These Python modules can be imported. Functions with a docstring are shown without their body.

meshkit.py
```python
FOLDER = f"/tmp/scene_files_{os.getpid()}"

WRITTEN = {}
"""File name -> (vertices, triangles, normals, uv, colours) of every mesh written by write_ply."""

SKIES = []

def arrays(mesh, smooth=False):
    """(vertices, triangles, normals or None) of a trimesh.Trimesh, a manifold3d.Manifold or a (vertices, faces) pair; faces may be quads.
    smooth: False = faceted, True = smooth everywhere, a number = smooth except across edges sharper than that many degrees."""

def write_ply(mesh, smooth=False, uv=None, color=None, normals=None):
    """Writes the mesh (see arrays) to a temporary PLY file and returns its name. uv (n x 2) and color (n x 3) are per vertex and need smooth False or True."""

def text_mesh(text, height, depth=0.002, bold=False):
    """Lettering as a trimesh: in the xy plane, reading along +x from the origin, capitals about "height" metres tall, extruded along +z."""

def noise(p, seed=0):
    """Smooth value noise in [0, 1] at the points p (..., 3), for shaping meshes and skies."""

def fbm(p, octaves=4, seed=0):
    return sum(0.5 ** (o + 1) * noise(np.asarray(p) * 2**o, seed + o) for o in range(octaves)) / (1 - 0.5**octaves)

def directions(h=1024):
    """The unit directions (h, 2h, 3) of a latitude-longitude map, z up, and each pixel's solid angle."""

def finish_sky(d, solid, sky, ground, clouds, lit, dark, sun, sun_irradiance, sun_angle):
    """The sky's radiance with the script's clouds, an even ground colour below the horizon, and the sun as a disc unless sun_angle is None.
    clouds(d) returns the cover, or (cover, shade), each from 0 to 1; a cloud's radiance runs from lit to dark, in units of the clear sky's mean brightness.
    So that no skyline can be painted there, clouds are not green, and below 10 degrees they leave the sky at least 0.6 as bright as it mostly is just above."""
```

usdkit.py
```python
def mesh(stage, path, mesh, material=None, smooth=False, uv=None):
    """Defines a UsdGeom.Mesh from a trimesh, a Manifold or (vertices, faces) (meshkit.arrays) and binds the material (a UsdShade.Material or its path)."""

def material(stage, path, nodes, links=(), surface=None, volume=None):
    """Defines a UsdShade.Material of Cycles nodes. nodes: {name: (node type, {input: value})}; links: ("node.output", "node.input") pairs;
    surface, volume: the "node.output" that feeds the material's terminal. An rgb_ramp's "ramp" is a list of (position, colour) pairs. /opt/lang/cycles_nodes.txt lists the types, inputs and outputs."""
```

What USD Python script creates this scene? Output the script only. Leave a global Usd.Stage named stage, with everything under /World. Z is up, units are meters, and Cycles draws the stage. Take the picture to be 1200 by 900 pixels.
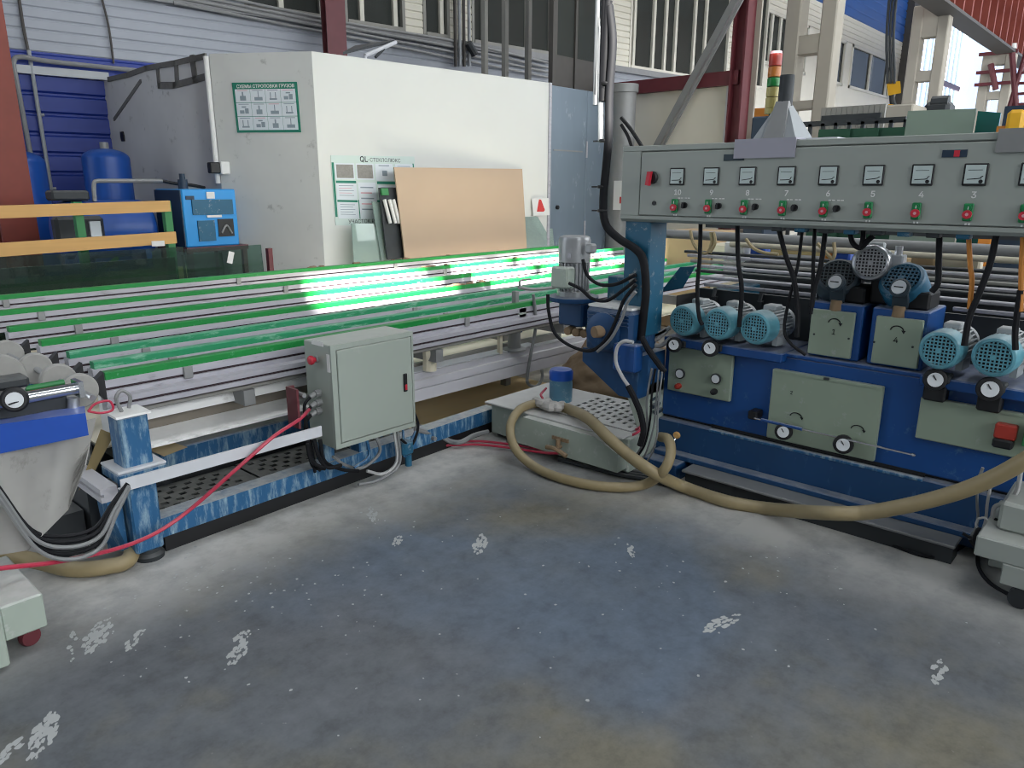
import math, random
import numpy as np, trimesh
from shapely.geometry import Polygon, Point, box as sbox
from shapely.ops import unary_union
import usdkit, meshkit
from pxr import Usd, UsdGeom, UsdLux, UsdShade, Gf, Sdf

random.seed(7)
stage = Usd.Stage.CreateInMemory()
UsdGeom.SetStageUpAxis(stage, 'Z'); UsdGeom.SetStageMetersPerUnit(stage, 1.0)
UsdGeom.Xform.Define(stage, '/World'); UsdGeom.Scope.Define(stage, '/World/Looks')

# ---------------------------------------------------------------- camera
FPX, PITCH, ROLL, YAW = 864.6, math.radians(15.0), math.radians(0.195), math.radians(42.075)
EYE = np.array([0, 0, 1.6])
FW = np.array([math.cos(PITCH) * math.cos(YAW), math.cos(PITCH) * math.sin(YAW), -math.sin(PITCH)])
RT = np.array([math.sin(YAW), -math.cos(YAW), 0.0]); UP = np.cross(RT, FW)
RT, UP = math.cos(ROLL) * RT + math.sin(ROLL) * UP, -math.sin(ROLL) * RT + math.cos(ROLL) * UP
cam = UsdGeom.Camera.Define(stage, '/World/camera')
cam.AddTransformOp().Set(Gf.Matrix4d(*RT, 0, *UP, 0, *(-FW), 0, *EYE, 1))
cam.CreateHorizontalApertureAttr(36.0); cam.CreateVerticalApertureAttr(27.0)
cam.CreateFocalLengthAttr(36.0 * FPX / 1200); cam.CreateClippingRangeAttr((0.05, 500.0))
cam.CreateExposureAttr(0.5)

# ---------------------------------------------------------------- daylight: sky, sun, the hall's rooflights and side glazing
sky = UsdLux.DomeLight.Define(stage, '/World/sky'); sky.CreateIntensityAttr(0.95); sky.CreateColorAttr((0.86, 0.93, 1.0))
SUN_D = np.array([-0.5, -0.85, 0.45])           # towards the sun: over the photographer's left shoulder, through the opening in the front wall
sun = UsdLux.DistantLight.Define(stage, '/World/sun'); sun.CreateIntensityAttr(12.0); sun.CreateNormalizeAttr(True); sun.CreateAngleAttr(0.6); sun.CreateColorAttr((1.0, 0.96, 0.88))
_z = SUN_D / np.linalg.norm(SUN_D); _x = np.cross([0, 0, 1], _z); _x /= np.linalg.norm(_x); _y = np.cross(_z, _x)
sun.AddTransformOp().Set(Gf.Matrix4d(*_x, 0, *_y, 0, *_z, 0, 0, 0, 0, 1))
def rect_light(name, c, w, h, toward, power, col):
    l = UsdLux.RectLight.Define(stage, '/World/' + name); l.CreateWidthAttr(w); l.CreateHeightAttr(h); l.CreateIntensityAttr(power); l.CreateColorAttr(col)
    z = -np.array(toward, float) / np.linalg.norm(toward); x = np.cross([0, 0, 1.0], z) if abs(z[2]) < .9 else np.array([1.0, 0, 0]); x /= np.linalg.norm(x); y = np.cross(z, x)
    l.AddTransformOp().Set(Gf.Matrix4d(*x, 0, *y, 0, *z, 0, *map(float, c), 1))
rect_light('side_glazing_daylight', (19, -9.7, 5.2), 46, 4.6, (0, 1, 0), 4.3, (0.95, 0.98, 1.0))
rect_light('rooflight_daylight', (18, 6.5, 10.6), 22, 1.6, (0, 0, -1), 4.0, (0.95, 0.98, 1.0))
rect_light('rooflight_daylight_b', (12, -1.5, 10.6), 34, 1.6, (0, 0, -1), 4.0, (0.95, 0.98, 1.0))

# ---------------------------------------------------------------- helpers: shapes
PI = math.pi
def at(x, y, **k):
    """The point of a plane of the place (X=, Y= or Z=) behind a spot measured in the photograph."""
    d = FW * FPX + RT * (x - 600) - UP * (y - 450); a, v = list(k.items())[0]; i = 'XYZ'.index(a)
    return EYE + d * (v - EYE[i]) / d[i]
def cat(*ms):
    flat = []
    for m in ms: flat += list(m) if isinstance(m, (list, tuple)) else [m]
    return trimesh.util.concatenate(flat)
def bx(x0, x1, y0, y1, z0, z1, b=0.0):
    lo, hi = np.minimum([x0, y0, z0], [x1, y1, z1]), np.maximum([x0, y0, z0], [x1, y1, z1])
    if b <= 0:
        m = trimesh.creation.box(hi - lo); m.apply_translation((lo + hi) / 2); return m
    b = min(b, (hi - lo).min() * .45); P = []
    for k in range(3):
        l, h = lo + b, hi - b; l[k], h[k] = lo[k], hi[k]
        P += [[(l, h)[i][0], (l, h)[j][1], (l, h)[q][2]] for i in (0, 1) for j in (0, 1) for q in (0, 1)]
    return trimesh.convex.convex_hull(np.array(P))
def rx(m, ang, axis, about=(0, 0, 0)):
    m = m.copy(); m.apply_transform(trimesh.transformations.rotation_matrix(ang, axis, about)); return m
def mv(m, t):
    m = m.copy(); m.apply_translation(t); return m
def frame_of(d):
    d = np.asarray(d, float); d = d / np.linalg.norm(d); a = np.array([0, 0, 1.0]) if abs(d[2]) < .95 else np.array([1.0, 0, 0])
    x = np.cross(a, d); x /= np.linalg.norm(x); return x, np.cross(d, x), d
def lathe(prof, p=(0, 0, 0), d=(0, 0, 1), n=24, ph=0.0):
    """prof: (radius, height) pairs from bottom to top, turned about direction d at p; closed."""
    prof = [(max(r, 1e-4), h) for r, h in prof]; X, Y, Z = frame_of(d); p = np.asarray(p, float); a = ph + np.arange(n) * 2 * PI / n; V = []
    for r, h in prof: V.append(p + Z * h + r * (np.cos(a)[:, None] * X + np.sin(a)[:, None] * Y))
    V = np.vstack(V + [[p + Z * prof[0][1]], [p + Z * prof[-1][1]]]); F = []; k = len(prof)
    for i in range(k - 1):
        for j in range(n):
            q = (j + 1) % n; F += [[i * n + j, i * n + q, (i + 1) * n + q], [i * n + j, (i + 1) * n + q, (i + 1) * n + j]]
    for j in range(n):
        q = (j + 1) % n; F += [[k * n, q, j], [k * n + 1, (k - 1) * n + j, (k - 1) * n + q]]
    return trimesh.Trimesh(V, F, process=False)
def cyl(p, q, r, r2=None, n=16):
    p, q = np.asarray(p, float), np.asarray(q, float); L = np.linalg.norm(q - p)
    return lathe([(r, 0), (r if r2 is None else r2, L)], p, q - p, n)
def spline(pts, m=6):
    P = np.asarray(pts, float)
    if len(P) < 3: return P
    P = np.vstack([2 * P[0] - P[1], P, 2 * P[-1] - P[-2]]); out = []
    for i in range(1, len(P) - 2):
        a, b, c, d = P[i - 1:i + 3]
        for t in np.arange(m) / m:
            out.append(.5 * (2 * b + (c - a) * t + (2 * a - 5 * b + 4 * c - d) * t * t + (3 * b - a - 3 * c + d) * t ** 3))
    return np.vstack(out + [P[-2]])
def tube(pts, r, n=8, m=6):
    P = spline(pts, m); T = np.gradient(P, axis=0); T /= np.linalg.norm(T, axis=1, keepdims=True) + 1e-12
    X, _, _ = frame_of(T[0]); V = []; a = np.arange(n) * 2 * PI / n
    for i in range(len(P)):
        X = X - T[i] * (X @ T[i]); X /= np.linalg.norm(X); Y = np.cross(T[i], X)
        V.append(P[i] + r * (np.cos(a)[:, None] * X + np.sin(a)[:, None] * Y))
    k = len(P); V = np.vstack(V + [[P[0]], [P[-1]]]); F = []
    for i in range(k - 1):
        for j in range(n):
            q = (j + 1) % n; F += [[i * n + j, i * n + q, (i + 1) * n + q], [i * n + j, (i + 1) * n + q, (i + 1) * n + j]]
    for j in range(n):
        q = (j + 1) % n; F += [[k * n, q, j], [k * n + 1, (k - 1) * n + j, (k - 1) * n + q]]
    return trimesh.Trimesh(V, F, process=False)
def prism(poly, o, u, v, t):
    """A flat shape (list of (a, b) or shapely) in the plane o + a u + b v, thickened by the vector t."""
    poly = poly if hasattr(poly, 'geom_type') else Polygon(poly)
    u, v, t, o = (np.asarray(q, float) for q in (u, v, t, o)); ms = []
    for g in getattr(poly, 'geoms', [poly]):
        m = trimesh.creation.extrude_polygon(g, 1.0, engine='earcut'); V = m.vertices
        W = o + V[:, :1] * u + V[:, 1:2] * v + V[:, 2:] * t
        F = m.faces if np.cross(u, v) @ t > 0 else m.faces[:, ::-1]
        ms.append(trimesh.Trimesh(W, F, process=False))
    return cat(ms)
def hullof(pts): return trimesh.convex.convex_hull(np.array(pts, float))
def sheet(grid, th):
    """A bent sheet: grid (n, m, 3) of points, thickened along its normals."""
    G = np.asarray(grid, float); n, m = G.shape[:2]; du, dv = np.gradient(G, axis=0), np.gradient(G, axis=1)
    N = np.cross(du, dv); N /= np.linalg.norm(N, axis=2, keepdims=True) + 1e-12; A, B = (G + N * th / 2).reshape(-1, 3), (G - N * th / 2).reshape(-1, 3); k = n * m; F = []
    for i in range(n - 1):
        for j in range(m - 1):
            a, b, c, d = i * m + j, i * m + j + 1, (i + 1) * m + j + 1, (i + 1) * m + j
            F += [[a, d, c], [a, c, b], [k + a, k + c, k + d], [k + a, k + b, k + c]]
    rim = [(i, 0) for i in range(n)] + [(n - 1, j) for j in range(1, m)] + [(i, m - 1) for i in range(n - 2, -1, -1)] + [(0, j) for j in range(m - 2, 0, -1)]
    r = [i * m + j for i, j in rim]
    for a, b in zip(r, r[1:] + r[:1]): F += [[a, b, k + b], [a, k + b, k + a]]
    t = trimesh.Trimesh(np.vstack([A, B]), F, process=False); trimesh.repair.fix_normals(t); return t
def words(s, h, o, u, v, bold=False, th=.0012, centre=True):
    m = meshkit.text_mesh(s, h, th, bold); w = m.bounds[1][0]; V = m.vertices.copy(); u, v, o = (np.asarray(q, float) for q in (u, v, o)); nrm = np.cross(u, v)
    W = o + (V[:, :1] - (w / 2 if centre else 0)) * u + V[:, 1:2] * v + V[:, 2:] * nrm
    return trimesh.Trimesh(W, m.faces, process=False)

# ---------------------------------------------------------------- helpers: materials
def lin(c):
    if isinstance(c, str):
        c = [int(c[i:i + 2], 16) / 255 for i in (0, 2, 4)]; c = [x / 12.92 if x <= .04045 else ((x + .055) / 1.055) ** 2.4 for x in c]
    return np.array(c, float)
LOOK = {}
def mat(name, col, rough=.5, metal=0.0, var=.12, scale=9.0, dust=0.0, dustcol='b9b9b6', worn=0.0, worncol='a8abab', bump=0.0, stretch=(1, 1, 1), spec=.5):
    """Painted or bare surface with tone variation, optional powder settled on upward faces and optional scuffs."""
    c = lin(col); N = {'g': ('geometry', {}), 'mp': ('mapping', {'scale': stretch}), 'n': ('noise_texture', {'scale': scale, 'detail': 5.0, 'roughness': .6}),
        'm': ('mix_color', {'a': np.clip(c * (1 - var), 0, 1), 'b': np.clip(c * (1 + var), 0, 1)}), 'p': ('principled_bsdf', {'roughness': rough, 'metallic': metal, 'specular_ior_level': spec})}
    L = [('g.position', 'mp.vector'), ('mp.vector', 'n.vector'), ('n.fac', 'm.fac')]; out = 'm.result'
    if worn:
        N |= {'wn': ('noise_texture', {'scale': scale * 2.3, 'detail': 8.0, 'roughness': .7}), 'wr': ('map_range', {'from_min': .62 - .25 * worn, 'from_max': .78 - .2 * worn, 'clamp': True}), 'wm': ('mix_color', {'b': lin(worncol)})}
        L += [('mp.vector', 'wn.vector'), ('wn.fac', 'wr.value'), (out, 'wm.a'), ('wr.result', 'wm.fac')]; out = 'wm.result'
    if dust:
        N |= {'s': ('separate_xyz', {}), 'r': ('map_range', {'from_min': .45, 'from_max': .95, 'to_max': dust, 'clamp': True}), 'dn': ('noise_texture', {'scale': 14.0, 'detail': 6.0, 'roughness': .65}),
            'dr': ('map_range', {'from_min': .25, 'from_max': .6, 'to_min': .45, 'clamp': True}), 'dm': ('math', {'math_type': 'multiply', 'use_clamp': True}), 'dc': ('mix_color', {'b': lin(dustcol)})}
        L += [('g.normal', 's.vector'), ('s.z', 'r.value'), ('g.position', 'dn.vector'), ('dn.fac', 'dr.value'), ('r.result', 'dm.value1'), ('dr.result', 'dm.value2'), (out, 'dc.a'), ('dm.value', 'dc.fac')]; out = 'dc.result'
    L += [(out, 'p.base_color')]
    if bump:
        N |= {'bn': ('noise_texture', {'scale': scale * 6, 'detail': 4.0}), 'bp': ('bump', {'strength': bump, 'distance': .004})}
        L += [('mp.vector', 'bn.vector'), ('bn.fac', 'bp.height'), ('bp.normal', 'p.normal')]
    LOOK[name] = usdkit.material(stage, '/World/Looks/' + name, N, L, surface='p.BSDF'); return LOOK[name]
def glass(name, tint, refl=1.0, dens=.55):
    """A pane: see-through with a tint, reflecting by angle."""
    LOOK[name] = usdkit.material(stage, '/World/Looks/' + name, {'t': ('transparent_bsdf', {'color': lin(tint)}), 'gl': ('glossy_bsdf', {'roughness': .03, 'color': (.95 * refl, .97 * refl, .96 * refl)}), 'f': ('fresnel', {'IOR': 1.5}),
        'd': ('diffuse_bsdf', {'color': lin(tint)}), 'm0': ('mix_closure', {'fac': dens}), 'm': ('mix_closure', {})},
        [('t.BSDF', 'm0.closure1'), ('d.BSDF', 'm0.closure2'), ('f.fac', 'm.fac'), ('m0.closure', 'm.closure1'), ('gl.BSDF', 'm.closure2')], surface='m.closure')
mat('machine_blue', '0f4686', .42, var=.16, scale=6, dust=.55, worn=.12, worncol='4d7396')
mat('base_blue', '12406c', .5, var=.2, scale=6, dust=.5, worn=.14, worncol='4d7396', stretch=(1, 1, .35))
mat('frame_blue', '215c88', .55, var=.25, scale=10, dust=.85, worn=.55, worncol='93aebc', stretch=(1.4, 1.4, .3))
mat('bright_blue', '1f4fae', .45, var=.12, dust=.3)
mat('teal_blue', '185a78', .5, var=.15, dust=.3, worn=.15)
mat('motor_teal', '5f9eae', .42, var=.12, scale=12, dust=.45, worn=.2, worncol='8cb7c2')
mat('motor_alu', 'a7adb0', .5, .25, .12, 12, dust=.5)
mat('motor_grey', 'a4a6a8', .4, .45, .1, 12, dust=.35)
mat('motor_dark', '2b3a44', .6, var=.3, dust=.35)
mat('silver', 'c5c8cc', .25, .8, .06)
mat('chrome', 'd0d2d6', .18, 1.0, .04)
mat('panel_green', '969c96', .45, var=.05, scale=4, dust=.45)
mat('door_green', '8f9d8b', .45, var=.07, scale=5, dust=.4, worn=.06)
mat('cabinet_grey', '9ba49b', .42, var=.05, scale=3, dust=.5, worn=.05, worncol='a5aba4')
mat('tank_green', 'a3aea3', .55, var=.1, dust=.95, dustcol='c9c9c6', worn=.25, worncol='bfc2bf')
mat('alu', 'a9a8b0', .5, 0.0, .2, 7, dust=.3, dustcol='cfcdd2', worn=.22, worncol='7f7d80', stretch=(.4, 2, 2))
mat('plaster_rough', 'cfcfcd', .9, var=.1, scale=2.0, worn=.08, worncol='7b7b78', bump=.25)
mat('alu_dusty', 'bdbcc2', .6, 0.0, .14, 6, dust=.7, dustcol='c8c7c8', stretch=(.5, 1, 1))
mat('rail_steel', '7f8183', .5, .2, .15, 6, dust=.4, dustcol='9a9a98')
mat('groove', '33242a', .7)  # dark tone that paints the shade inside the rail slots
mat('belt_green', '1f8a5c', .5, var=.2, scale=6, dust=.3, dustcol='a9cfbd', worn=.35, worncol='93bfaa', stretch=(.5, 2, 2))
mat('belt_vivid', '0c8238', .45, var=.12, scale=6, dust=.06, worn=.05, worncol='8fbfa0')
mat('tray_grime', '7d766b', .9, var=.3, scale=4)  # brown grime tone that also paints the shade of the tray recess
mat('tray_white', 'ececea', .7, var=.1, scale=2.2, dust=.45, dustcol='cfcecb', worn=.25, worncol='8d8b86', stretch=(.5, 1, 1))
mat('tray_cream', 'd8d0ba', .75, var=.14, scale=3, dust=.4, dustcol='d8d2c2')
mat('white_paint', 'c9cbd0', .55, var=.08, scale=6, dust=.3)
mat('dark_steel', '34383b', .6, .2, .25, dust=.25)
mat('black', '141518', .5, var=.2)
mat('black_cable', '15161a', .7, var=.2, dust=.12, dustcol='77777a', spec=.25)
mat('grey_cable', '7f8182', .6, var=.2, dust=.3)
mat('white_cable', 'b9b9b9', .55, var=.1)
mat('rubber_hose', '948563', .5, var=.16, scale=14, dust=.3, dustcol='b7ae98')
mat('red_hose', 'b8304a', .4, var=.1, dust=.3, dustcol='c29aa0')
mat('grating', '3a3c3a', .7, .1, .3, 9, dust=.55, dustcol='8b8b86')
mat('grating_white', 'bdbdbb', .7, .0, .12, 9, dust=.8, dustcol='cfcfcd')
mat('galvanised', '74828f', .5, .25, .12, 3, worn=.1, worncol='a9b3bc', stretch=(1, 1, .4))
mat('maroon', '632a31', .5, var=.15, dust=.1)
mat('rust_red', '7c382c', .6, var=.2, scale=5)
mat('steel_grey', '8b8c8c', .55, .3, .12, dust=.2)
mat('funnel_sheet', '9ba0a3', .5, .35, .14, 5, dust=.3)
mat('saddle_sheet', '9c9ba6', .5, .3, .06, 5)
mat('pipe_light', '9a9ea1', .45, .2, .08)
mat('plaster', 'd4d5d1', .85, var=.025, scale=1.2, bump=.1)
mat('plaster_grey', 'c8c9c6', .9, var=.08, scale=2.0, worn=.08, worncol='8b8b88', bump=.2)
mat('mortar', '6e6d69', .95, var=.3, scale=20, bump=.4)
mat('beige_board', 'b59f89', .8, var=.03, scale=2)
mat('pine', 'c79c5f', .65, var=.16, scale=3, stretch=(.25, 6, 6))
mat('plywood', 'd3bb8c', .8, var=.14, scale=4, stretch=(.4, 2, 2), dust=.2)
mat('old_wood', '8a7a55', .85, var=.25, scale=8, stretch=(1, 1, .2), dust=.3)
mat('sack', '8a745b', .95, var=.3, scale=5, dust=.2, dustcol='a59a88', bump=.5)
mat('concrete', 'aaa498', .9, var=.08, scale=2, bump=.15)
mat('siding_white', 'a2a7b0', .6, var=.06, scale=2)
mat('siding_cream', 'd8d4c6', .6, var=.06, scale=2)
mat('siding_blue', '16338c', .5, var=.12, scale=2)
mat('siding_deep', '1d4f94', .5, var=.1, scale=2)
mat('sill_grey', '87888a', .7, var=.15)
mat('window_frame', 'd3d0c4', .6, var=.06)
mat('frame_grey', '8b8a84', .6, var=.1)
mat('frame_dark', '4a4744', .6, var=.15)
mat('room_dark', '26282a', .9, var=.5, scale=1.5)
mat('tank_blue', '174c9e', .4, var=.08)
mat('dryer_blue', '1f8fd6', .4, var=.05)
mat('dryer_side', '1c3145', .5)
mat('rack_green', '2e7a45', .55, var=.15)
mat('poster_green', '1c7a64', .6, var=.03)
mat('paper', 'd4dbe0', .7, var=.03)
mat('board_pale', 'c4d3cd', .5, var=.03)
mat('print_grey', '8a97a0', .8)
mat('print_photo', '8f8c87', .8, var=.35, scale=40)
mat('print_pink', 'd3a3ab', .8)
mat('print_red', 'c03a3a', .8)
mat('white_plastic', 'd8d8d6', .5, var=.03)
mat('dial_white', 'd5d9dc', .4, var=.03)
mat('meter_glass', 'b9c6c4', .25, var=.05)
mat('btn_green', '137a45', .45)
mat('btn_red', 'c0283a', .45, var=.05)
mat('lamp_red', 'a3352a', .4)
mat('lamp_amber', 'b86f2b', .4)
mat('lamp_green', '16803a', .4)
mat('lamp_yellow', 'b8ac6a', .4)
mat('yellow', 'd9a521', .5, var=.1)
mat('orange', 'c9802f', .6, var=.1)
mat('crane_red', '8a483d', .6, var=.15, scale=4)
mat('floor_mark', 'adb0b0', .9, var=.1)
mat('rag', 'b9b6b2', .9, var=.35, scale=25)
mat('jar_blue', '1556c0', .4, dust=.3)
mat('jar_body', '5d8ea8', .4, var=.15, dust=.2, worn=.3, worncol='a9bcc4')
mat('roof_grey', '7c7f80', .9)
mat('disc_grey', '94938f', .75, var=.22, scale=14, dust=.3)
mat('tarp', '9d9c98', .6, var=.22, scale=2.2, worn=.2, worncol='6e6c66')
mat('crate_tan', 'b49a78', .85, var=.15, scale=3)
glass('glass_green', '3a5f4d', dens=.75, refl=.4)
glass('glass_sheet', '87988d', dens=.85, refl=.5)
glass('glass_dark', 'b9d0c6', dens=.03)
glass('glass_pale', 'b5c9c2', dens=.55)
glass('glass_sea', '2a6f68', dens=.75)
glass('glass_window', '5e625f', dens=.45, refl=.35)
LOOK['polycarbonate'] = usdkit.material(stage, '/World/Looks/polycarbonate', {'d': ('diffuse_bsdf', {'color': (.75, .78, .82)}), 'x': ('transparent_bsdf', {'color': (.88, .92, .97)}), 'm': ('mix_closure', {'fac': .7})},
    [('d.BSDF', 'm.closure1'), ('x.BSDF', 'm.closure2')], surface='m.closure')
LOOK['polycarbonate_rib'] = usdkit.material(stage, '/World/Looks/polycarbonate_rib', {'d': ('diffuse_bsdf', {'color': (.6, .64, .72)}), 'x': ('transparent_bsdf', {'color': (.66, .72, .84)}), 'm': ('mix_closure', {'fac': .7})},
    [('d.BSDF', 'm.closure1'), ('x.BSDF', 'm.closure2')], surface='m.closure')
# floor: grey coating worn to brown-grey and bluish patches, stone powder spread along the two machines
def floor_material():
    N = {'g': ('geometry', {}), 's': ('separate_xyz', {}), 'n1': ('noise_texture', {'scale': .75, 'detail': 5.0, 'roughness': .6}), 'n2': ('noise_texture', {'scale': .55, 'detail': 4.0, 'roughness': .55, 'distortion': .6}), 'n3': ('noise_texture', {'scale': 7.0, 'detail': 10.0, 'roughness': .78}),
        'mpo': ('mapping', {'location': (13.3, 4.1, 0)}), 'a': ('rgb_ramp', {'ramp': [(.3, lin('686b70')), (.47, lin('63676b')), (.6, lin('716e62'))]}), 'b': ('mix_color', {'b': lin('5c6b7d')}), 'br': ('map_range', {'from_min': .52, 'from_max': .66, 'to_max': .65, 'clamp': True}),
        'c': ('mix_color', {'blend_type': 'multiply', 'fac': 1.0}), 'cr': ('rgb_ramp', {'ramp': [(.28, (.62, .62, .62)), (.5, (1, 1, 1)), (.72, (1.3, 1.3, 1.3))]}),
        'dy': ('map_range', {'range_type': 'smoothstep', 'from_min': 2.45, 'from_max': 3.2, 'clamp': True}), 'dx': ('map_range', {'range_type': 'smoothstep', 'from_min': 2.7, 'from_max': 3.5, 'clamp': True}), 'mx': ('math', {'math_type': 'maximum'}),
        'nd': ('noise_texture', {'scale': 2.6, 'detail': 7.0, 'roughness': .68}), 'ndr': ('map_range', {'from_min': .3, 'from_max': .58, 'to_min': .3, 'clamp': True}), 'dm': ('math', {'math_type': 'multiply', 'use_clamp': True}), 'd': ('mix_color', {'b': lin('c6c5c1')}),
        'sp': ('noise_texture', {'scale': 38.0, 'detail': 3.0}), 'spr': ('map_range', {'from_min': .73, 'from_max': .78, 'to_max': .6, 'clamp': True}), 'e': ('mix_color', {'b': lin('b8bab9')}),
        'rr': ('map_range', {'from_min': .3, 'from_max': .7, 'to_min': .5, 'to_max': .7, 'clamp': True}), 'bp': ('bump', {'strength': .15, 'distance': .003}), 'p': ('principled_bsdf', {'specular_ior_level': .3})}
    L = [('g.position', 's.vector'), ('g.position', 'n1.vector'), ('g.position', 'mpo.vector'), ('mpo.vector', 'n2.vector'), ('g.position', 'n3.vector'), ('g.position', 'nd.vector'), ('g.position', 'sp.vector'), ('n1.fac', 'a.fac'), ('a.color', 'b.a'), ('n2.fac', 'br.value'), ('br.result', 'b.fac'),
        ('b.result', 'c.a'), ('n3.fac', 'cr.fac'), ('cr.color', 'c.b'), ('s.y', 'dy.value'), ('s.x', 'dx.value'), ('dy.result', 'mx.value1'), ('dx.result', 'mx.value2'), ('mx.value', 'dm.value1'), ('nd.fac', 'ndr.value'), ('ndr.result', 'dm.value2'), ('c.result', 'd.a'), ('dm.value', 'd.fac'),
        ('sp.fac', 'spr.value'), ('d.result', 'e.a'), ('spr.result', 'e.fac'), ('e.result', 'p.base_color'), ('n1.fac', 'rr.value'), ('rr.result', 'p.roughness'), ('n3.fac', 'bp.height'), ('bp.normal', 'p.normal')]
    LOOK['floor_coating'] = usdkit.material(stage, '/World/Looks/floor_coating', N, L, surface='p.BSDF')
floor_material()

# ---------------------------------------------------------------- helpers: things and parts
used = {}
def numbered(path):
    k = used.get(path, -1) + 1; used[path] = k
    return path if k == 0 else f'{path}_{k:03d}'
class Thing:
    def __init__(self, name, label, category, loc=(0, 0, 0), rz=0.0, group=None, kind=None, local=False):
        self.path = numbered('/World/' + name); self.loc = np.array(loc, float); self.rz = rz; self.local = local
        x = UsdGeom.Xform.Define(stage, self.path); x.AddTranslateOp().Set(Gf.Vec3d(*map(float, loc))); x.AddRotateXYZOp().Set(Gf.Vec3f(0, 0, math.degrees(rz))); self.x = x
        keys(x.GetPrim(), label, category, group, kind); self.label = label; self.category = category; self.group = group
    def p(self, name, m, material, parent=None, label=None, smooth=32, kind=None):
        path = numbered(f'{parent or self.path}/{name}')
        if not self.local:
            m = m.copy(); m.apply_translation(-self.loc)
            if self.rz: m.apply_transform(trimesh.transformations.rotation_matrix(-self.rz, [0, 0, 1]))
        pr = usdkit.mesh(stage, path, m, LOOK[material], smooth=smooth).GetPrim(); keys(pr, label, None, None, kind); return path
def keys(prim, label=None, category=None, group=None, kind=None):
    for k, v in (('label', label), ('category', category), ('group', group), ('kind', kind)):
        if v: prim.SetCustomDataByKey(k, v)
def dup(t, loc, rz=0.0, label=None, rot=None, scale=None, group=None):
    path = numbered('/World/' + t.path.split('/')[-1]); x = UsdGeom.Xform.Define(stage, path); pr = x.GetPrim()
    pr.GetReferences().AddInternalReference(t.path); pr.SetInstanceable(True); x.ClearXformOpOrder()
    x.AddTranslateOp().Set(Gf.Vec3d(*map(float, loc))); x.AddRotateXYZOp().Set(Gf.Vec3f(*(rot or (0, 0, math.degrees(rz)))))
    if scale: x.AddScaleOp().Set(Gf.Vec3f(scale, scale, scale))
    keys(pr, label or t.label, t.category, group or t.group); return x
def solo(name, m, material, label, category, group=None, smooth=32):
    path = numbered('/World/' + name); pr = usdkit.mesh(stage, path, m, LOOK[material], smooth=smooth).GetPrim(); keys(pr, label, category, group); return path
def setting(name, label=None): return Thing(name, label or name.replace('_', ' '), None, kind='structure')

# ================================================================ THE SETTING
rng = np.random.default_rng(3)
t = setting('floor', 'grey factory floor with worn bluish patches and white stone powder along the machines')
t.p('slab', bx(-9, 46, -10, 13, -.25, 0), 'floor_coating')
def floor_print(px, py, ln, wd, dr, n, label):
    c = at(px, py, Z=0); u = np.array([math.cos(dr), math.sin(dr), 0]); v = np.array([-u[1], u[0], 0]); ms = []
    for _ in range(int(n * 1.5)):
        a, b = rng.uniform(-1, 1, 2); b *= math.sqrt(max(.15, 1 - a * a)); r = rng.uniform(.003, .0085) * (1.2 - .5 * abs(a))
        q = [(r * rng.uniform(.7, 1.5) * math.cos(k * PI / 4) * 1.7, r * rng.uniform(.7, 1.3) * math.sin(k * PI / 4)) for k in range(8)]
        ms.append(Polygon([(x + a * ln / 2, y + b * wd * .38) for x, y in q]))
    t.p('powder_footprint', prism(unary_union(ms), c + np.array([0, 0, -.001]), u, v, (0, 0, .0022)), 'floor_mark', label=label)
hd = YAW
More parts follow.
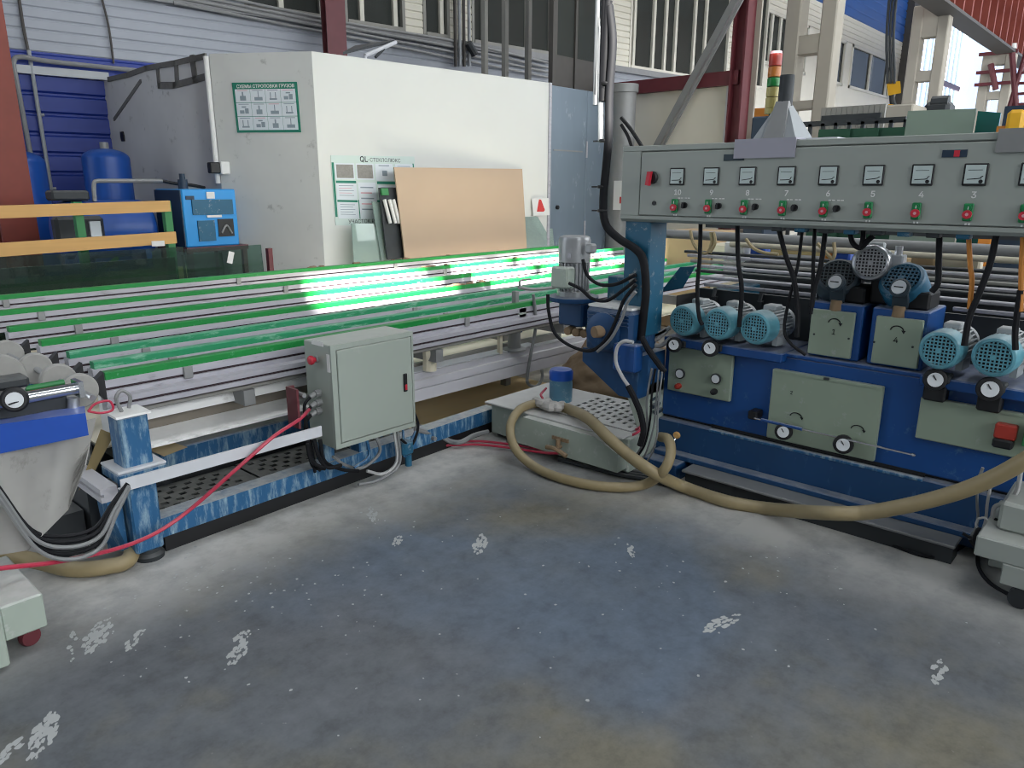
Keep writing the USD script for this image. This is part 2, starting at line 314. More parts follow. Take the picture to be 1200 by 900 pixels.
for q in ((115, 744, .22, .10, hd + .2, 46, 'bold white powder footprint near the castor of the left tank'), (85, 757, .2, .03, hd + .5, 10, None), (155, 752, .14, .07, hd, 16, None), (280, 758, .2, .09, hd + .1, 40, 'speckled white footprint on the open floor'),
          (50, 861, .2, .09, hd + .3, 48, None), (437, 604, .22, .07, hd + .3, 18, None), (563, 637, .2, .08, hd - .1, 28, None), (466, 634, .1, .05, hd, 12, None), (846, 730, .2, .07, hd - 1.0, 30, None), (1100, 787, .16, .06, hd - .6, 18, None), (12, 880, .1, .05, hd, 16, None), (740, 645, .14, .05, hd, 12, None)): floor_print(*q)
def specks(n, cx, cy, sx, sy):
    ms = []
    for _ in range(n):
        c = at(rng.normal(cx, sx), max(560, rng.normal(cy, sy)), Z=0); r = rng.uniform(.002, .006)
        ms.append(prism([(r * rng.uniform(.6, 1.5) * math.cos(k * PI / 3), r * rng.uniform(.6, 1.5) * math.sin(k * PI / 3)) for k in range(6)], c + np.array([0, 0, -.001]), (1, 0, 0), (0, 1, 0), (0, 0, .002)))
    return cat(ms)
t.p('powder_speck', cat(specks(90, 300, 660, 90, 35), specks(40, 200, 720, 80, 40), specks(50, 900, 680, 140, 40), specks(40, 600, 720, 200, 80)), 'floor_mark', kind='stuff')

# hall shell behind and above the photographer (sun enters by an unseen opening shaped to the table's sun patch)
t = setting('wall_front'); OX0, OX1, OZ0, OZ1 = -5.7, -1.0, 8.42, 9.5
for q in ((-9, 46, -10.2, -10, 0, 2.9), (-9, 46, -10.2, -10, 7.5, OZ0), (-9, OX0, -10.2, -10, OZ0, OZ1), (OX1, 46, -10.2, -10, OZ0, OZ1), (-9, 46, -10.2, -10, OZ1, 11)): t.p('wall_panel', bx(*q), 'siding_white')
t.p('side_glazing', bx(-9, 46, -10.1, -10.05, 2.9, 7.5), 'white_plastic')  # opaque white sheet instead of glass, keeps the sun off the floor
for x, w_ in ((-4.30, .30), (-3.0, .13), (-1.95, .13)): t.p('mullion', bx(x, x + w_, -10.2, -10, OZ0, OZ1), 'window_frame')  # the widest upright is added to shade the overhead hose from the sun
t = setting('wall_side'); t.p('wall_panel', bx(-9.2, -9, -10, 13, 0, 11), 'sill_grey')
t = setting('ceiling'); t.p('roof_panel', bx(-9.2, 46.2, -10.2, 13, 11, 11.2), 'roof_grey')
for x in range(-6, 46, 6): t.p('roof_truss', bx(x - .08, x + .08, -10, 12, 10.7, 11), 'steel_grey')

# ---- long back wall (left half): blue and white siding, a band of dark windows
WA = np.array([-3.0, 12.3, 0]); WU = np.array([math.cos(-.121), math.sin(-.121), 0]); WN = np.array([WU[1], -WU[0], 0])
def atp(px, py, P0, n):
    d = FW * FPX + RT * (px - 600) - UP * (py - 450); return EYE + d * (((P0 - EYE) @ n) / (d @ n))
def wsz(px, py): p = atp(px, py, WA, WN); return (p - WA) @ WU, p[2]
def wbox(s0, s1, z0, z1, d0, d1, A=WA, U=WU, N=WN, b=0):
    m = bx(s0, s1, d0, d1, z0, z1, b); V = m.vertices
    return trimesh.Trimesh(A + V[:, :1] * U + V[:, 1:2] * N + V[:, 2:] * np.array([0, 0, 1.0]), m.faces[:, ::-1], process=False)
def siding(s0, s1, z0, z1, pitch, depth=.018, A=WA, U=WU, N=WN):
    k = max(1, round((z1 - z0) / pitch)); h = (z1 - z0) / k; P = [(0, z0)]
    for i in range(k): P += [(depth, z0 + i * h + .1 * h), (depth, z0 + i * h + .82 * h), (0.002, z0 + i * h + .9 * h), (0.002, z0 + (i + 1) * h)]
    P += [(-.1, z1), (-.1, z0)]
    return prism(P, A + U * s0, N, (0, 0, 1.0), U * (s1 - s0))
zw = wsz(0, 56)[1]; zs = wsz(402, 27)[1]; sR = 22.6
t = setting('wall_back', 'long back wall of ribbed siding, deep blue below and white above')
for k in range(int(zw / .26) + 1): t.p('siding_board', siding(-1, 11.5, k * zw / (int(zw / .26) + 1), (k + 1) * zw / (int(zw / .26) + 1), .26, .03), 'siding_blue')
t.p('blue_siding', siding(11.5, sR, 0, zw, .26, .03), 'siding_blue', kind='stuff')
t.p('white_siding', siding(-1, sR, zw, zs - .12, .125), 'siding_white', kind='stuff')
t.p('sill', wbox(-1, sR, zs - .12, zs, 0, .12), 'sill_grey')
zt = zs + 2.6
t.p('white_siding', siding(-1, sR, zt, 11, .125), 'siding_white', kind='stuff')
spans = [(287, 378), (403, 474), (495, 526), (552, 646), (668, 718), (738, 856), (862, 900)]
ss = [(wsz(a, 20)[0], wsz(b, 20)[0]) for a, b in spans]; edges = [-1] + [q for s in ss for q in s] + [sR]
for a, b in zip(edges[::2], edges[1::2]):
    if b - a > .05: t.p('window_pier', siding(a, b, zs, zt, .125), 'siding_white' if a < 9 else 'siding_cream', kind='stuff')
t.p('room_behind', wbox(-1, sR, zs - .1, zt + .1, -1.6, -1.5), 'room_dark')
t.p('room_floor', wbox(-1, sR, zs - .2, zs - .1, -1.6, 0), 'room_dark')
nmul = [[330], [424, 463], [517], [567, 618], [690, 706], [744, 767, 781, 793, 815, 828], [880]]
for i, ((a, b), mu) in enumerate(zip(ss, nmul)):
    w = setting(f'window_{i + 1}', 'dark upper window in the back wall with pale upright bars')
    w.p('window_frame', cat(wbox(a, a + .06, zs, zt, -.08, .03), wbox(b - .06, b, zs, zt, -.08, .03), wbox(a + .06, b - .06, zs, zs + .07, -.08, .05), wbox(a + .06, b - .06, zt - .07, zt, -.08, .03)), 'frame_grey' if i < 4 else 'window_frame')
    for m_ in mu: s = wsz(m_, 20)[0]; w.p('mullion', wbox(s - .04, s + .04, zs + .07, zt - .07, -.07, .02), 'window_frame')
    w.p('pane', wbox(a + .06, b - .06, zs + .07, zt - .07, -.05, -.04), 'glass_window')
# conduits clipped to the back wall
def wpt(px, py, d=.06): s, z = wsz(px, py); return WA + WU * s + np.array([0, 0, z]) + WN * d
t = Thing('conduit_bundle', 'grey pipes running along the white siding under the dark windows', 'pipes')
for k, (y0, y1) in enumerate(((20, 30), (25, 36), (30, 41), (36, 47))):
    t.p('conduit', tube([wpt(200, y0 - 34 + k, .13), wpt(400, y0 + 8, .13), wpt(530, y1 + 20 + k, .13), wpt(640, y1 + 45, .13)], .022), 'steel_grey')
t = Thing('cable_riser', 'bundle of upright conduits on the back wall between two windows', 'pipes')
for k, px in enumerate((527, 532, 537, 543)): t.p('conduit', cyl(wpt(px + 1, 79, .16) * [1, 1, 0] + [0, 0, 10.9], wpt(px + 1, 79, .16), .03, n=8), 'pipe_light' if k % 2 else 'frame_dark')
t.p('junction', cyl(wpt(540, 52, .22), wpt(548, 66, .22), .07, n=8), 'dark_steel')
t = Thing('wall_cables', 'two thin cables hanging down the white siding at upper left', 'cables')
t.p('cable', tube([wpt(20, -10, .06), wpt(26, 30, .06), wpt(32, 60, .06)], .02), 'frame_dark'); t.p('cable', tube([wpt(117, -5, .06), wpt(126, 32, .06), wpt(132, 75, .06)], .015), 'frame_dark')
# pipes over the blue siding
t = Thing('white_pipe_drop', 'thin white pipe dropping in front of the blue siding', 'pipe'); 
t.p('pipe', cyl(wpt(32, 60, .1), wpt(60, 232, .1), .025, n=8), 'pipe_light'); t.p('clip', cyl(wpt(42, 136, .1), wpt(50, 135, .1), .02, n=8), 'pipe_light'); t.p('clip', cyl(wpt(55, 221, .1), wpt(64, 221, .1), .02, n=8), 'pipe_light')
t = Thing('air_pipe_loop', 'dark air pipe bent over at the top beside the maroon column', 'pipe')
t.p('pipe', tube([wpt(160, 85, .2), wpt(90, 78, .2), wpt(45, 73, .2), wpt(22, 69, .2), wpt(13, 75, .2), wpt(18, 105, .2), wpt(42, 230, .2)], .03, m=5), 'steel_grey')
t = Thing('cable_tray', 'pale horizontal cable tray along the top of the blue siding', 'tray'); a, b = wsz(2, 80), wsz(125, 90)
t.p('tray', wbox(a[0], b[0], a[1] - .05, a[1] + .05, .03, .12), 'pipe_light')

# ---- walled office: three plastered faces
RA, RB, RC, RD = np.array([4.27, 11.6, 0]), np.array([4.283, 8.383, 0]), np.array([4.937, 7.387, 0]), np.array([8.56, 7.023, 0])
def face(A, B): U = (B - A) / np.linalg.norm(B - A); return U, np.array([U[1], -U[0], 0]), np.linalg.norm(B - A)
t = setting('wall_left', 'rough grey side of the plastered office with patched mortar'); U, N, L = face(RA, RB); S0U, S0N = U, N
t.p('plaster', wbox(0, L, 0, 2.97, -.15, 0, RA, U, N), 'plaster_rough')
def patch(pts, A, n, u, th, w, name, m):
    P = [atp(x, y, A, n) for x, y in pts]
    t.p(name, cat([hullof(np.vstack([np.array([q + s * u * w + n * h + np.array([0, 0, z * w]) for s in (-1, 1) for z in (-1, 1) for h in (-.01, th)]) for q in pr])) for pr in zip(P, P[1:])]), m)
patch([(185, 80), (187, 100), (205, 100), (245, 89)], RA, N, U, .012, .035, 'mortar_patch', 'mortar'); patch([(207, 76), (208, 96)], RA, N, U, .012, .04, 'mortar_patch', 'mortar'); patch([(226, 70), (229, 92)], RA, N, U, .012, .05, 'mortar_patch', 'mortar')
patch([(128, 93), (150, 88), (172, 80), (205, 74), (240, 66)], RA, N, U, .014, .03, 'mortar_patch', 'mortar'); patch([(134, 140), (165, 95)], RA, N, U, .006, .02, 'mortar_seam', 'mortar')
patch([(144, 158), (145, 162)], RA, N, U, .02, .04, 'hole_lining', 'black')
t = setting('wall_corner', 'plastered corner face of the office carrying the green-edged poster'); U, N, L = face(RB, RC); S1U, S1N = U, N
t.p('plaster', wbox(0, L, 0, 3.0, -.15, 0, RB, U, N), 'plaster_grey')
t = setting('wall_right', 'smooth white front of the office'); U, N, L = face(RC, RD); S2U, S2N = U, N
t.p('plaster', wbox(0, L, 0, 3.0, -.15, 0, RC, U, N), 'plaster'); t.p('corner_trim', wbox(L - .03, L + .02, 0, 3.0, -.1, .015, RC, U, N), 'alu')
t.p('end_plaster', bx(8.42, 8.57, 7.1, 10.2, 0, 3.0), 'plaster'); t.p('office_roof', hullof([q + np.array([0, 0, z]) for q in (RA + [.2, 0, 0], RB + [.2, .2, 0], RC + [.1, .2, 0], RD + [-.2, .2, 0], np.array([8.4, 10.3, 0])) for z in (2.88, 2.94)]), 'plaster_grey')
# downpipe and switch box on the office edge
t = Thing('white_conduit', 'white plastic conduit down the edge of the grey office wall', 'conduit'); q0, q1 = atp(241, 66, RB + S1N * .03, S1N), atp(254, 215, RB + S1N * .03, S1N)
t.p('pipe', cyl(q0, (q0[0], q0[1], q1[2]), .03, n=10), 'white_plastic')
t = Thing('switch_box', 'small white switch box with a dark cover on the conduit', 'switch box'); c = np.array([q0[0], q0[1], atp(248, 197, RB, S1N)[2]])
t.p('box', bx(c[0] - .01, c[0] + .1, c[1] - .13, c[1] - .03, c[2] - .07, c[2] + .07, .01), 'white_plastic'); t.p('cover', bx(c[0] - .13, c[0] - .01, c[1] - .12, c[1] - .04, c[2] - .06, c[2] + .06, .01), 'black')
# poster of lifting diagrams
def plate(t, name, pts, P0, n, off, th, m, parent=None, label=None):
    Q = [atp(x, y, P0, n) for x, y in pts]; return t.p(name, hullof([q + n * h for q in Q for h in (off, off + th)]), m, parent, label)
def bil(c, a, b): c = np.array(c, float); return tuple((c[0] * (1 - a) + c[1] * a) * (1 - b) + (c[3] * (1 - a) + c[2] * a) * b)
def cell(c, a0, a1, b0, b1): return [bil(c, a0, b0), bil(c, a1, b0), bil(c, a1, b1), bil(c, a0, b1)]
t = Thing('lifting_poster', 'green-edged poster of small lifting diagrams on the grey corner wall', 'poster', loc=atp(313, 126, RB, S1N))
PC = [(272, 97), (348, 96), (353, 155), (278.5, 155.5)]
plate(t, 'backing', PC, RB, S1N, .001, .008, 'poster_green')
for j in range(3):
    for i in range(4):
        cc = cell(PC, .035 + i * .234, .03 + (i + 1) * .234, .135 + j * .275, .125 + (j + 1) * .275); r = plate(t, 'diagram', cc, RB, S1N, .009, .002, 'paper')
        k = (i * 7 + j * 5) % 4
        for (a0, a1, b0, b1) in ([(.3, .7, .5, .85), (.45, .55, .2, .5)], [(.2, .5, .55, .8), (.55, .8, .4, .8), (.35, .65, .25, .35)], [(.25, .75, .7, .82), (.3, .36, .25, .7), (.64, .7, .25, .7)], [(.25, .8, .6, .85), (.5, .56, .15, .6)])[k]:
            plate(t, 'drawing', cell(cc, a0, a1, b0, b1), RB, S1N, .011, .001, 'print_grey', r)
        plate(t, 'heading', cell(cc, .15, .85, .07, .12), RB, S1N, .011, .001, 'print_pink' if (i + j) % 3 == 0 else 'print_grey', r)
o = atp(311, 100.5, RB, S1N) + S1N * .009; t.p('title', words('СХЕМЫ СТРОПОВКИ ГРУЗОВ', .034, o - np.array([0, 0, .02]), S1U, (0, 0, 1), True), 'white_plastic')
# information board with sheets of paper
t = Thing('notice_board', 'pale green notice board with photographs and papers on the white wall', 'notice board', loc=atp(437, 223, RC, S2N))
NB = [(387, 182), (485, 183.5), (492, 266), (393, 264)]
plate(t, 'board', NB, RC, S2N, .001, .008, 'board_pale')
for cc in ((.005, .03, .1, .88), (.97, .985, .1, .4), (.04, .28, .36, .395), (.04, .28, .635, .665), (.53, .8, .36, .4), (.29, .345, .63, .9), (.5, .57, .63, .9)): plate(t, 'green_band', cell(NB, *cc), RC, S2N, .009, .001, 'poster_green')
def sheetp(q, kind):
    r = plate(t, 'paper_sheet', cell(NB, *q), RC, S2N, .0095, .002, 'paper'); c = cell(NB, *q)
    if kind == 'photo': plate(t, 'photograph', cell(c, .06, .94, .08, .92), RC, S2N, .0115, .001, 'print_photo', r)
    elif kind == 'ink': plate(t, 'picture', cell(c, .38, .66, .4, .72), RC, S2N, .0115, .001, 'print_grey', r); plate(t, 'heading', cell(c, .2, .8, .08, .14), RC, S2N, .0115, .001, 'print_grey', r)
    else:
        for k in range(5): plate(t, 'text_line', cell(c, .12, .85 - .1 * (k % 2), .12 + .15 * k, .155 + .15 * k), RC, S2N, .0115, .001, 'print_pink' if k % 2 and kind == 'pink' else 'print_grey', r)
for q, k in (((.04, .27, .11, .34), 'photo'), ((.29, .5, .11, .34), 'photo'), ((.52, .73, .11, .35), 'ink'), ((.76, .97, .11, .35), 'text'), ((.04, .28, .4, .63), 'pink'), ((.3, .51, .38, .9), 'pink'), ((.04, .28, .67, .9), 'text'), ((.54, .75, .42, .62), 'text')): sheetp(q, k)
o = atp(421, 189.5, RC, S2N) + S2N * .009; t.p('title', words('QL', .06, o, S2U, (0, 0, 1), True, centre=False), 'dark_steel'); o = atp(429.5, 189.3, RC, S2N) + S2N * .009; t.p('title', words('-СТЕКЛОЛЮКС', .043, o, S2U, (0, 0, 1), False, centre=False), 'dark_steel')
o = atp(408, 262, RC, S2N) + S2N * .009; t.p('title', words('УЧАСТОК РЕЗКИ СТЕКЛА', .045, o, S2U, (0, 0, 1), False, centre=False), 'dark_steel')
t = Thing('warning_sign', 'small white sign with a red figure leaning near the office corner', 'sign', loc=atp(630, 240, RC, S2N)); WS = [(621, 232.5), (641, 232), (642, 252), (623, 253)]
plate(t, 'board', WS, RC, S2N, .03, .006, 'white_plastic'); plate(t, 'red_figure', [(629.5, 233.5), (632, 234), (636.5, 246), (635, 248), (627, 248)], RC, S2N, .037, .001, 'print_red')

# ---- sheets leaning on the office wall behind the table
def leaner(name, pts, Y0, m, label, category, th=.012, lean=.16, group=None):
    """A sheet standing on the floor whose top leans back on the wall; pts: its seen corners."""
    n = np.array([0, -math.cos(lean), -math.sin(lean)]); n = np.array([0, -math.cos(lean), math.sin(lean)]); P0 = np.array([0, Y0, 0.0])
    Q = [atp(x, y, P0, n) for x, y in pts]; a, b, c, d = Q; ext = lambda top, bot: top + (bot - top) * (top[2] / (top[2] - bot[2]))
    c2, d2 = ext(b, c), ext(a, d); c2[2] = max(c2[2], 0); return solo(name, hullof([q - n * h for q in (a, b, c2, d2) for h in (0, th)]), m, label, category, group)
leaner('leaning_board', [(462, 196), (612, 198), (617.5, 292), (475, 305)], 6.86, 'beige_board', 'large beige board leaning on the white wall behind the table', 'board', .018, .1)
leaner('glass_sheet', [(412, 262), (438, 262), (452, 306), (415, 307)], 7.02, 'glass_pale', 'pale glass pane leaning below the notice board', 'glass pane', .01, .1)
leaner('glass_sheet', [(436, 236), (446, 237), (455, 304), (447, 305)], 6.98, 'glass_pale', 'narrow glass strip leaning beside the dark panel with white rods', 'glass pane', .01, .12)
leaner('glass_sheet', [(613, 254), (642, 254), (644, 296), (617, 298)], 6.95, 'glass_pale', 'greenish glass pane leaning right of the beige board', 'glass pane', .01, .08)
leaner('glass_sheet', [(628, 262), (647, 262), (650, 294), (633, 296)], 6.98, 'glass_pale', 'glass pane leaning in the corner beside the grey metal doors', 'glass pane', .01, .08)
t = Thing('rod_panel', 'narrow dark panel with white rods leaning left of the beige board', 'panel', loc=(5.6, 6.95, 0)); n_ = np.array([0, -math.cos(.1), math.sin(.1)]); p_ = np.array([0, 6.93, 0.0])
plate(t, 'back_panel', [(444, 220), (466, 220), (475, 302), (454, 304)], p_, n_, -.015, .015, 'dark_steel'); plate(t, 'green_holder', [(445, 221), (453, 221), (454, 229), (446, 229)], p_, n_, .001, .03, 'rack_green')
for x in (448.5, 454.5, 459): t.p('white_rod', cyl(atp(x, 234, p_, n_) + n_ * .03, atp(x + 7, 262, p_, n_) + n_ * .03, .022, n=10), 'white_plastic')
# dark tilted lamp panel on the office roof
t = Thing('tilted_panel', 'dark tilted panel on a white bracket above the office roof', 'panel', loc=(6, 8, 2.96)); P = [at(402, 64, Y=8.2), at(464, 49, Y=8.2), at(452, 51, Y=9.0), at(416, 56, Y=9.0)]
t.p('panel', hullof([q + np.array([0, 0, h]) for q in P for h in (0, .03)]), 'dark_steel'); t.p('bracket', cyl((at(428, 65, Y=8.15)), at(428, 65, Y=8.15) * [1, 1, 0] + [0, 0, 2.94], .02, n=8), 'white_paint'); t.p('bracket', tube([at(428, 65, Y=8.15), at(464, 49.5, Y=8.15)], .025), 'white_paint'); t.p('bracket', tube([at(440, 67, Y=8.15), at(450, 57, Y=8.15)], .02), 'dark_steel')

# ================================================================ LEFT BACKGROUND
def hcol(x, y, w, z1, ang=0.0):
    m = cat(bx(-w / 2, w / 2, -w / 2, -w / 2 + .03, 0, z1), bx(-w / 2, w / 2, w / 2 - .03, w / 2, 0, z1), bx(-.02, .02, -w / 2 + .03, w / 2 - .03, 0, z1)); return mv(rx(m, ang, (0, 0, 1)), (x, y, 0))
c = at(18, 165, Y=9.3)
t = Thing('steel_column', 'big rust-red steel column at the far left edge', 'column', loc=(c[0] - .12, 9.3, 0)); t.p('shaft', hcol(c[0] - .17, 9.3, .36, 10.7, .2), 'rust_red'); t.p('base_plate', bx(c[0] - .42, c[0] + .08, 9.05, 9.55, 0, .03), 'rust_red')
c = at(391, 30, Y=10.4); t = Thing('steel_column', 'maroon steel column rising behind the office roof', 'column', loc=(c[0], 10.4, 0)); t.p('shaft', hcol(c[0], 10.4, .3, 10.7, -.35), 'maroon'); t.p('base_plate', bx(c[0] - .25, c[0] + .25, 10.15, 10.65, 0, .03), 'maroon')
def tank(cx, cy, r, z1, label):
    t = Thing('pressure_tank', label, 'tank', loc=(cx, cy, 0)); h = r * .45
    t.p('vessel', lathe([(r * .55, .25), (r * .9, .34), (r, .5), (r, z1 - h)] + [(r * math.cos(a), z1 - h + h * math.sin(a)) for a in np.linspace(.15, 1.45, 8)], (cx, cy, 0), n=36), 'tank_blue'); t.p('fitting', cyl((cx, cy, z1 - .02), (cx, cy, z1 + .07), .05, n=12), 'steel_grey')
    for k in range(3): a = k * 2.09 + .4; t.p('leg', bx(cx + r * .7 * math.cos(a) - .03, cx + r * .7 * math.cos(a) + .03, cy + r * .7 * math.sin(a) - .03, cy + r * .7 * math.sin(a) + .03, 0, .45), 'tank_blue')
a, b = at(97, 190, Y=9.9), at(151, 190, Y=9.9); tank((a[0] + b[0]) / 2, 9.9, (b[0] - a[0]) / 2 * 1.0, at(124, 174, Y=9.9)[2], 'upright blue pressure tank beside the grey office wall')
b = at(52, 190, Y=10.6); tank(b[0] - .33, 10.6, .33, at(33, 176, Y=10.6)[2], 'upright blue pressure tank half hidden behind the rust-red column')
t = Thing('air_receiver', 'blue horizontal air receiver with a dark compressor end behind the wooden rails', 'compressor', loc=(2.6, 8.6, 0)); a, b = at(60, 235, Y=8.6), at(172, 232, Y=8.6); z1, z0 = a[2], at(60, 300, Y=8.6)[2]
t.p('vessel', lathe([(.2, 0), (.27, .04), (.3, .1), (.3, b[0] - a[0] - .1), (.27, b[0] - a[0] - .04), (.2, b[0] - a[0])], (a[0], 8.6, z1 - .3), (1, 0, 0), 32), 'tank_blue')
t.p('frame', cat(bx(a[0] + .1, a[0] + .16, 8.4, 8.8, 0, z1 - .5), bx(b[0] - .16, b[0] - .1, 8.4, 8.8, 0, z1 - .5)), 'tank_blue'); t.p('compressor_head', cat(bx(a[0] - .1, a[0] + .35, 8.25, 8.4, z1 - .45, z1 - .15, .03), bx(a[0] - .05, a[0] + .3, 8.4, 8.6, z1, z1 + .1, .02)), 'dark_steel'); t.p('gauge_plate', bx(a[0] + .2, a[0] + .3, 8.22, 8.25, z1 - .36, z1 - .2), 'paper')
t = Thing('grey_air_pipe', 'grey elbowed air pipe between the receiver and the blue dryer', 'pipe', loc=(3, 8.5, 1)); t.p('pipe', tube([at(111, 236, Y=8.5), at(110, 222, Y=8.5), at(110.5, 214, Y=8.5), at(114, 212.3, Y=8.5), at(125, 212, Y=8.5), at(190, 212, Y=8.5)], .022, m=5), 'steel_grey')
t.p('hose', tube([at(190, 212, Y=8.5), at(205, 215, Y=8.5), at(225, 217, Y=8.5), at(240, 220, Y=8.5)], .018), 'black')
# blue refrigeration dryer on a maroon stand
DX0, DX1, DZ0, DZ1 = 3.63, 4.24, .95, 1.56
t = Thing('air_dryer', 'bright blue air dryer cabinet with grilles standing beside the office', 'air dryer', loc=(3.93, 8.3, DZ0))
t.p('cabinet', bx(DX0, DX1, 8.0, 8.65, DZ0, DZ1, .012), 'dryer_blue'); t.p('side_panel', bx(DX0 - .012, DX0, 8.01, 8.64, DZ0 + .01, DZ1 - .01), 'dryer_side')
t.p('upper_grille', bx(DX0 + .1, DX1 - .05, 7.985, 8.0, DZ0 + .34, DZ0 + .5), 'teal_blue'); t.p('lower_grille', bx(DX0 + .14, DX0 + .33, 7.985, 8.0, DZ0 + .06, DZ0 + .28), 'teal_blue')
r = t.p('opening', bx(DX0 + .37, DX1 - .06, 7.988, 8.0, DZ0 + .1, DZ0 + .29), 'black'); t.p('copper_pipe', tube([(DX0 + .4, 7.985, DZ0 + .14), (DX0 + .46, 7.98, DZ0 + .22), (DX0 + .52, 7.985, DZ0 + .13)], .012), 'steel_grey', r)
t.p('badge', bx(DX0 + .27, DX0 + .36, 7.985, 8.0, DZ1 - .1, DZ1 - .03), 'white_plastic'); t.p('label_strip', bx(DX0 + .25, DX0 + .42, 7.985, 8.0, DZ0 + .31, DZ0 + .335), 'white_plastic'); t.p('handle_slot', bx(DX0 + .04, DX0 + .13, 7.988, 8.0, DZ1 - .11, DZ1 - .07), 'dryer_side')
t.p('valve', cat(cyl((DX0 + .12, 8.2, DZ1), (DX0 + .12, 8.2, DZ1 + .1), .05, n=12), cyl((DX0 + .12, 8.2, DZ1 + .08), (DX0 + .12, 8.2, DZ1 + .16), .03, n=12)), 'dryer_side')
t = Thing('dryer_stand', 'maroon steel stand under the blue air dryer', 'stand', loc=(3.9, 8.3, 0))
for x in (DX0, DX1 + .02): 
    for y in (7.98, 8.62): t.p('leg', bx(x, x + .05, y, y + .05, 0, DZ0 - .05), 'maroon')
t.p('top_frame', bx(DX0 - .02, DX1 + .08, 7.96, 8.7, DZ0 - .05, DZ0), 'maroon')
# A-rack with wooden rails and upright glass
t = Thing('glass_rack', 'green steel rack with two long wooden rails left of the blue dryer', 'rack', loc=(1.5, 7.6, 0))
def wood_rail(p0, p1, p2, Y, m):
    A, B, C = at(*p0, Y=Y), at(*p1, Y=Y), at(*p2, Y=Y); X0 = A[0] - 2.0; A2 = A + (A - B) * 2.0 / (B[0] - A[0]); h = np.array([0, 0, A[2] - C[2]])
    t.p('wooden_rail', hullof([q - k * h + np.array([0, d, 0]) for q in (A2, B) for k in (0, 1) for d in (0, .05)]), m)
wood_rail((0, 241), (199, 235), (0, 256), 7.5, 'pine'); wood_rail((0, 285), (206, 271.5), (0, 301), 7.42, 'pine')
for px in (92, 196): x = at(px, 260, Y=7.6)[0]; t.p('post', bx(x - .035, x + .035, 7.55, 7.62, 0, 1.45), 'rack_green')
for x in (-.4, ): t.p('post', bx(x - .035, x + .035, 7.55, 7.62, 0, 1.45), 'rack_green')
t.p('foot_beam', bx(-.5, 3.3, 7.2, 7.28, 0, .12), 'rack_green'); t.p('foot_beam', bx(-.5, 3.3, 7.62, 7.7, 0, .12), 'rack_green'); t.p('brace', tube([at(95, 335, Y=7.6), at(138, 302, Y=7.6)], .02), 'rack_green')
def pane(name, x0, x1, y, z1, m, label, lean=.05, z0=.12, grp=None): return solo(name, hullof([(x, yy + d, z) for x in (x0, x1) for d in (0, .008) for yy, z in ((y, z0), (y + lean, z1))]), m, label, 'glass pane', grp)
pane('rack_glass', -.6, 3.32, 7.36, 1.01, 'glass_dark', 'long dark glass pane standing against the lower wooden rail'); pane('rack_glass', -.4, 3.2, 7.3, .92, 'glass_dark', 'dark glass pane standing in front of the tallest pane on the rack')
pane('rack_glass', 3.36, 4.2, 7.42, .98, 'glass_dark', 'dark glass pane standing below the blue dryer'); pane('rack_glass', 3.3, 3.72, 7.36, .93, 'glass_dark', 'small glass pane with an edge clip below the dryer')
t = Thing('rack_crossboard', 'old board lying low behind the dark glass on the rack', 'board', loc=(1.5, 7.8, 0)); t.p('board', bx(-.4, 3.5, 7.75, 7.8, .5, .78), 'plywood'); t.p('board', bx(-.4, 3.5, 7.75, 7.8, .0, .3), 'old_wood')
solo('maroon_post', bx(4.3, 4.35, 7.5, 7.56, 0, .93), 'maroon', 'maroon angle post at the right end of the dark glass', 'post')
for k, (px, py) in enumerate(((185, 286), (272, 302))): p = at(px, py, Y=7.27); solo('glass_label', bx(p[0] - .06, p[0] + .06, 7.26, 7.265, p[2] - .02, p[2] + .03) if k == 0 else rx(bx(p[0] - .03, p[0] + .03, 7.3, 7.305, p[2] - .06, p[2] + .06), .3, (0, 1, 0), p), 'white_plastic', 'white paper label on the long dark glass pane' if k == 0 else 'white paper label on the dark pane below the dryer', 'label')

# ================================================================ CENTRE BACKGROUND: metal doors, glazed partition, riser pipes, beige partition
a, b = at(646, 97, Y=7.1), at(704, 103, Y=7.1)
t = Thing('metal_doors', 'blue-grey galvanised metal doors right of the white office', 'metal doors', loc=(a[0], 7.1, 0)); ZD = 2.98
xm = at(684, 200, Y=7.1)[0]
t.p('door_leaf', bx(8.62, xm - .004, 7.06, 7.1, .05, ZD, .006), 'galvanised'); t.p('door_leaf', bx(xm + .004, b[0] + .25, 7.06, 7.1, .05, ZD, .006), 'galvanised'); t.p('frame_post', bx(8.575, 8.62, 7.04, 7.12, 0, ZD), 'steel_grey')
for py in (175, 268): z = at(684, py, Y=7.05)[2]; t.p('hinge', cyl((xm, 7.05, z - .12), (xm, 7.05, z + .12), .014, n=8), 'alu')
p = at(653, 243, Y=7.05); t.p('lock', cyl((p[0], 7.06, p[2]), (p[0], 7.03, p[2]), .03, n=12), 'black'); t.p('seam', bx(8.7, xm - .1, 7.054, 7.06, 2.1, 2.12), 'steel_grey')
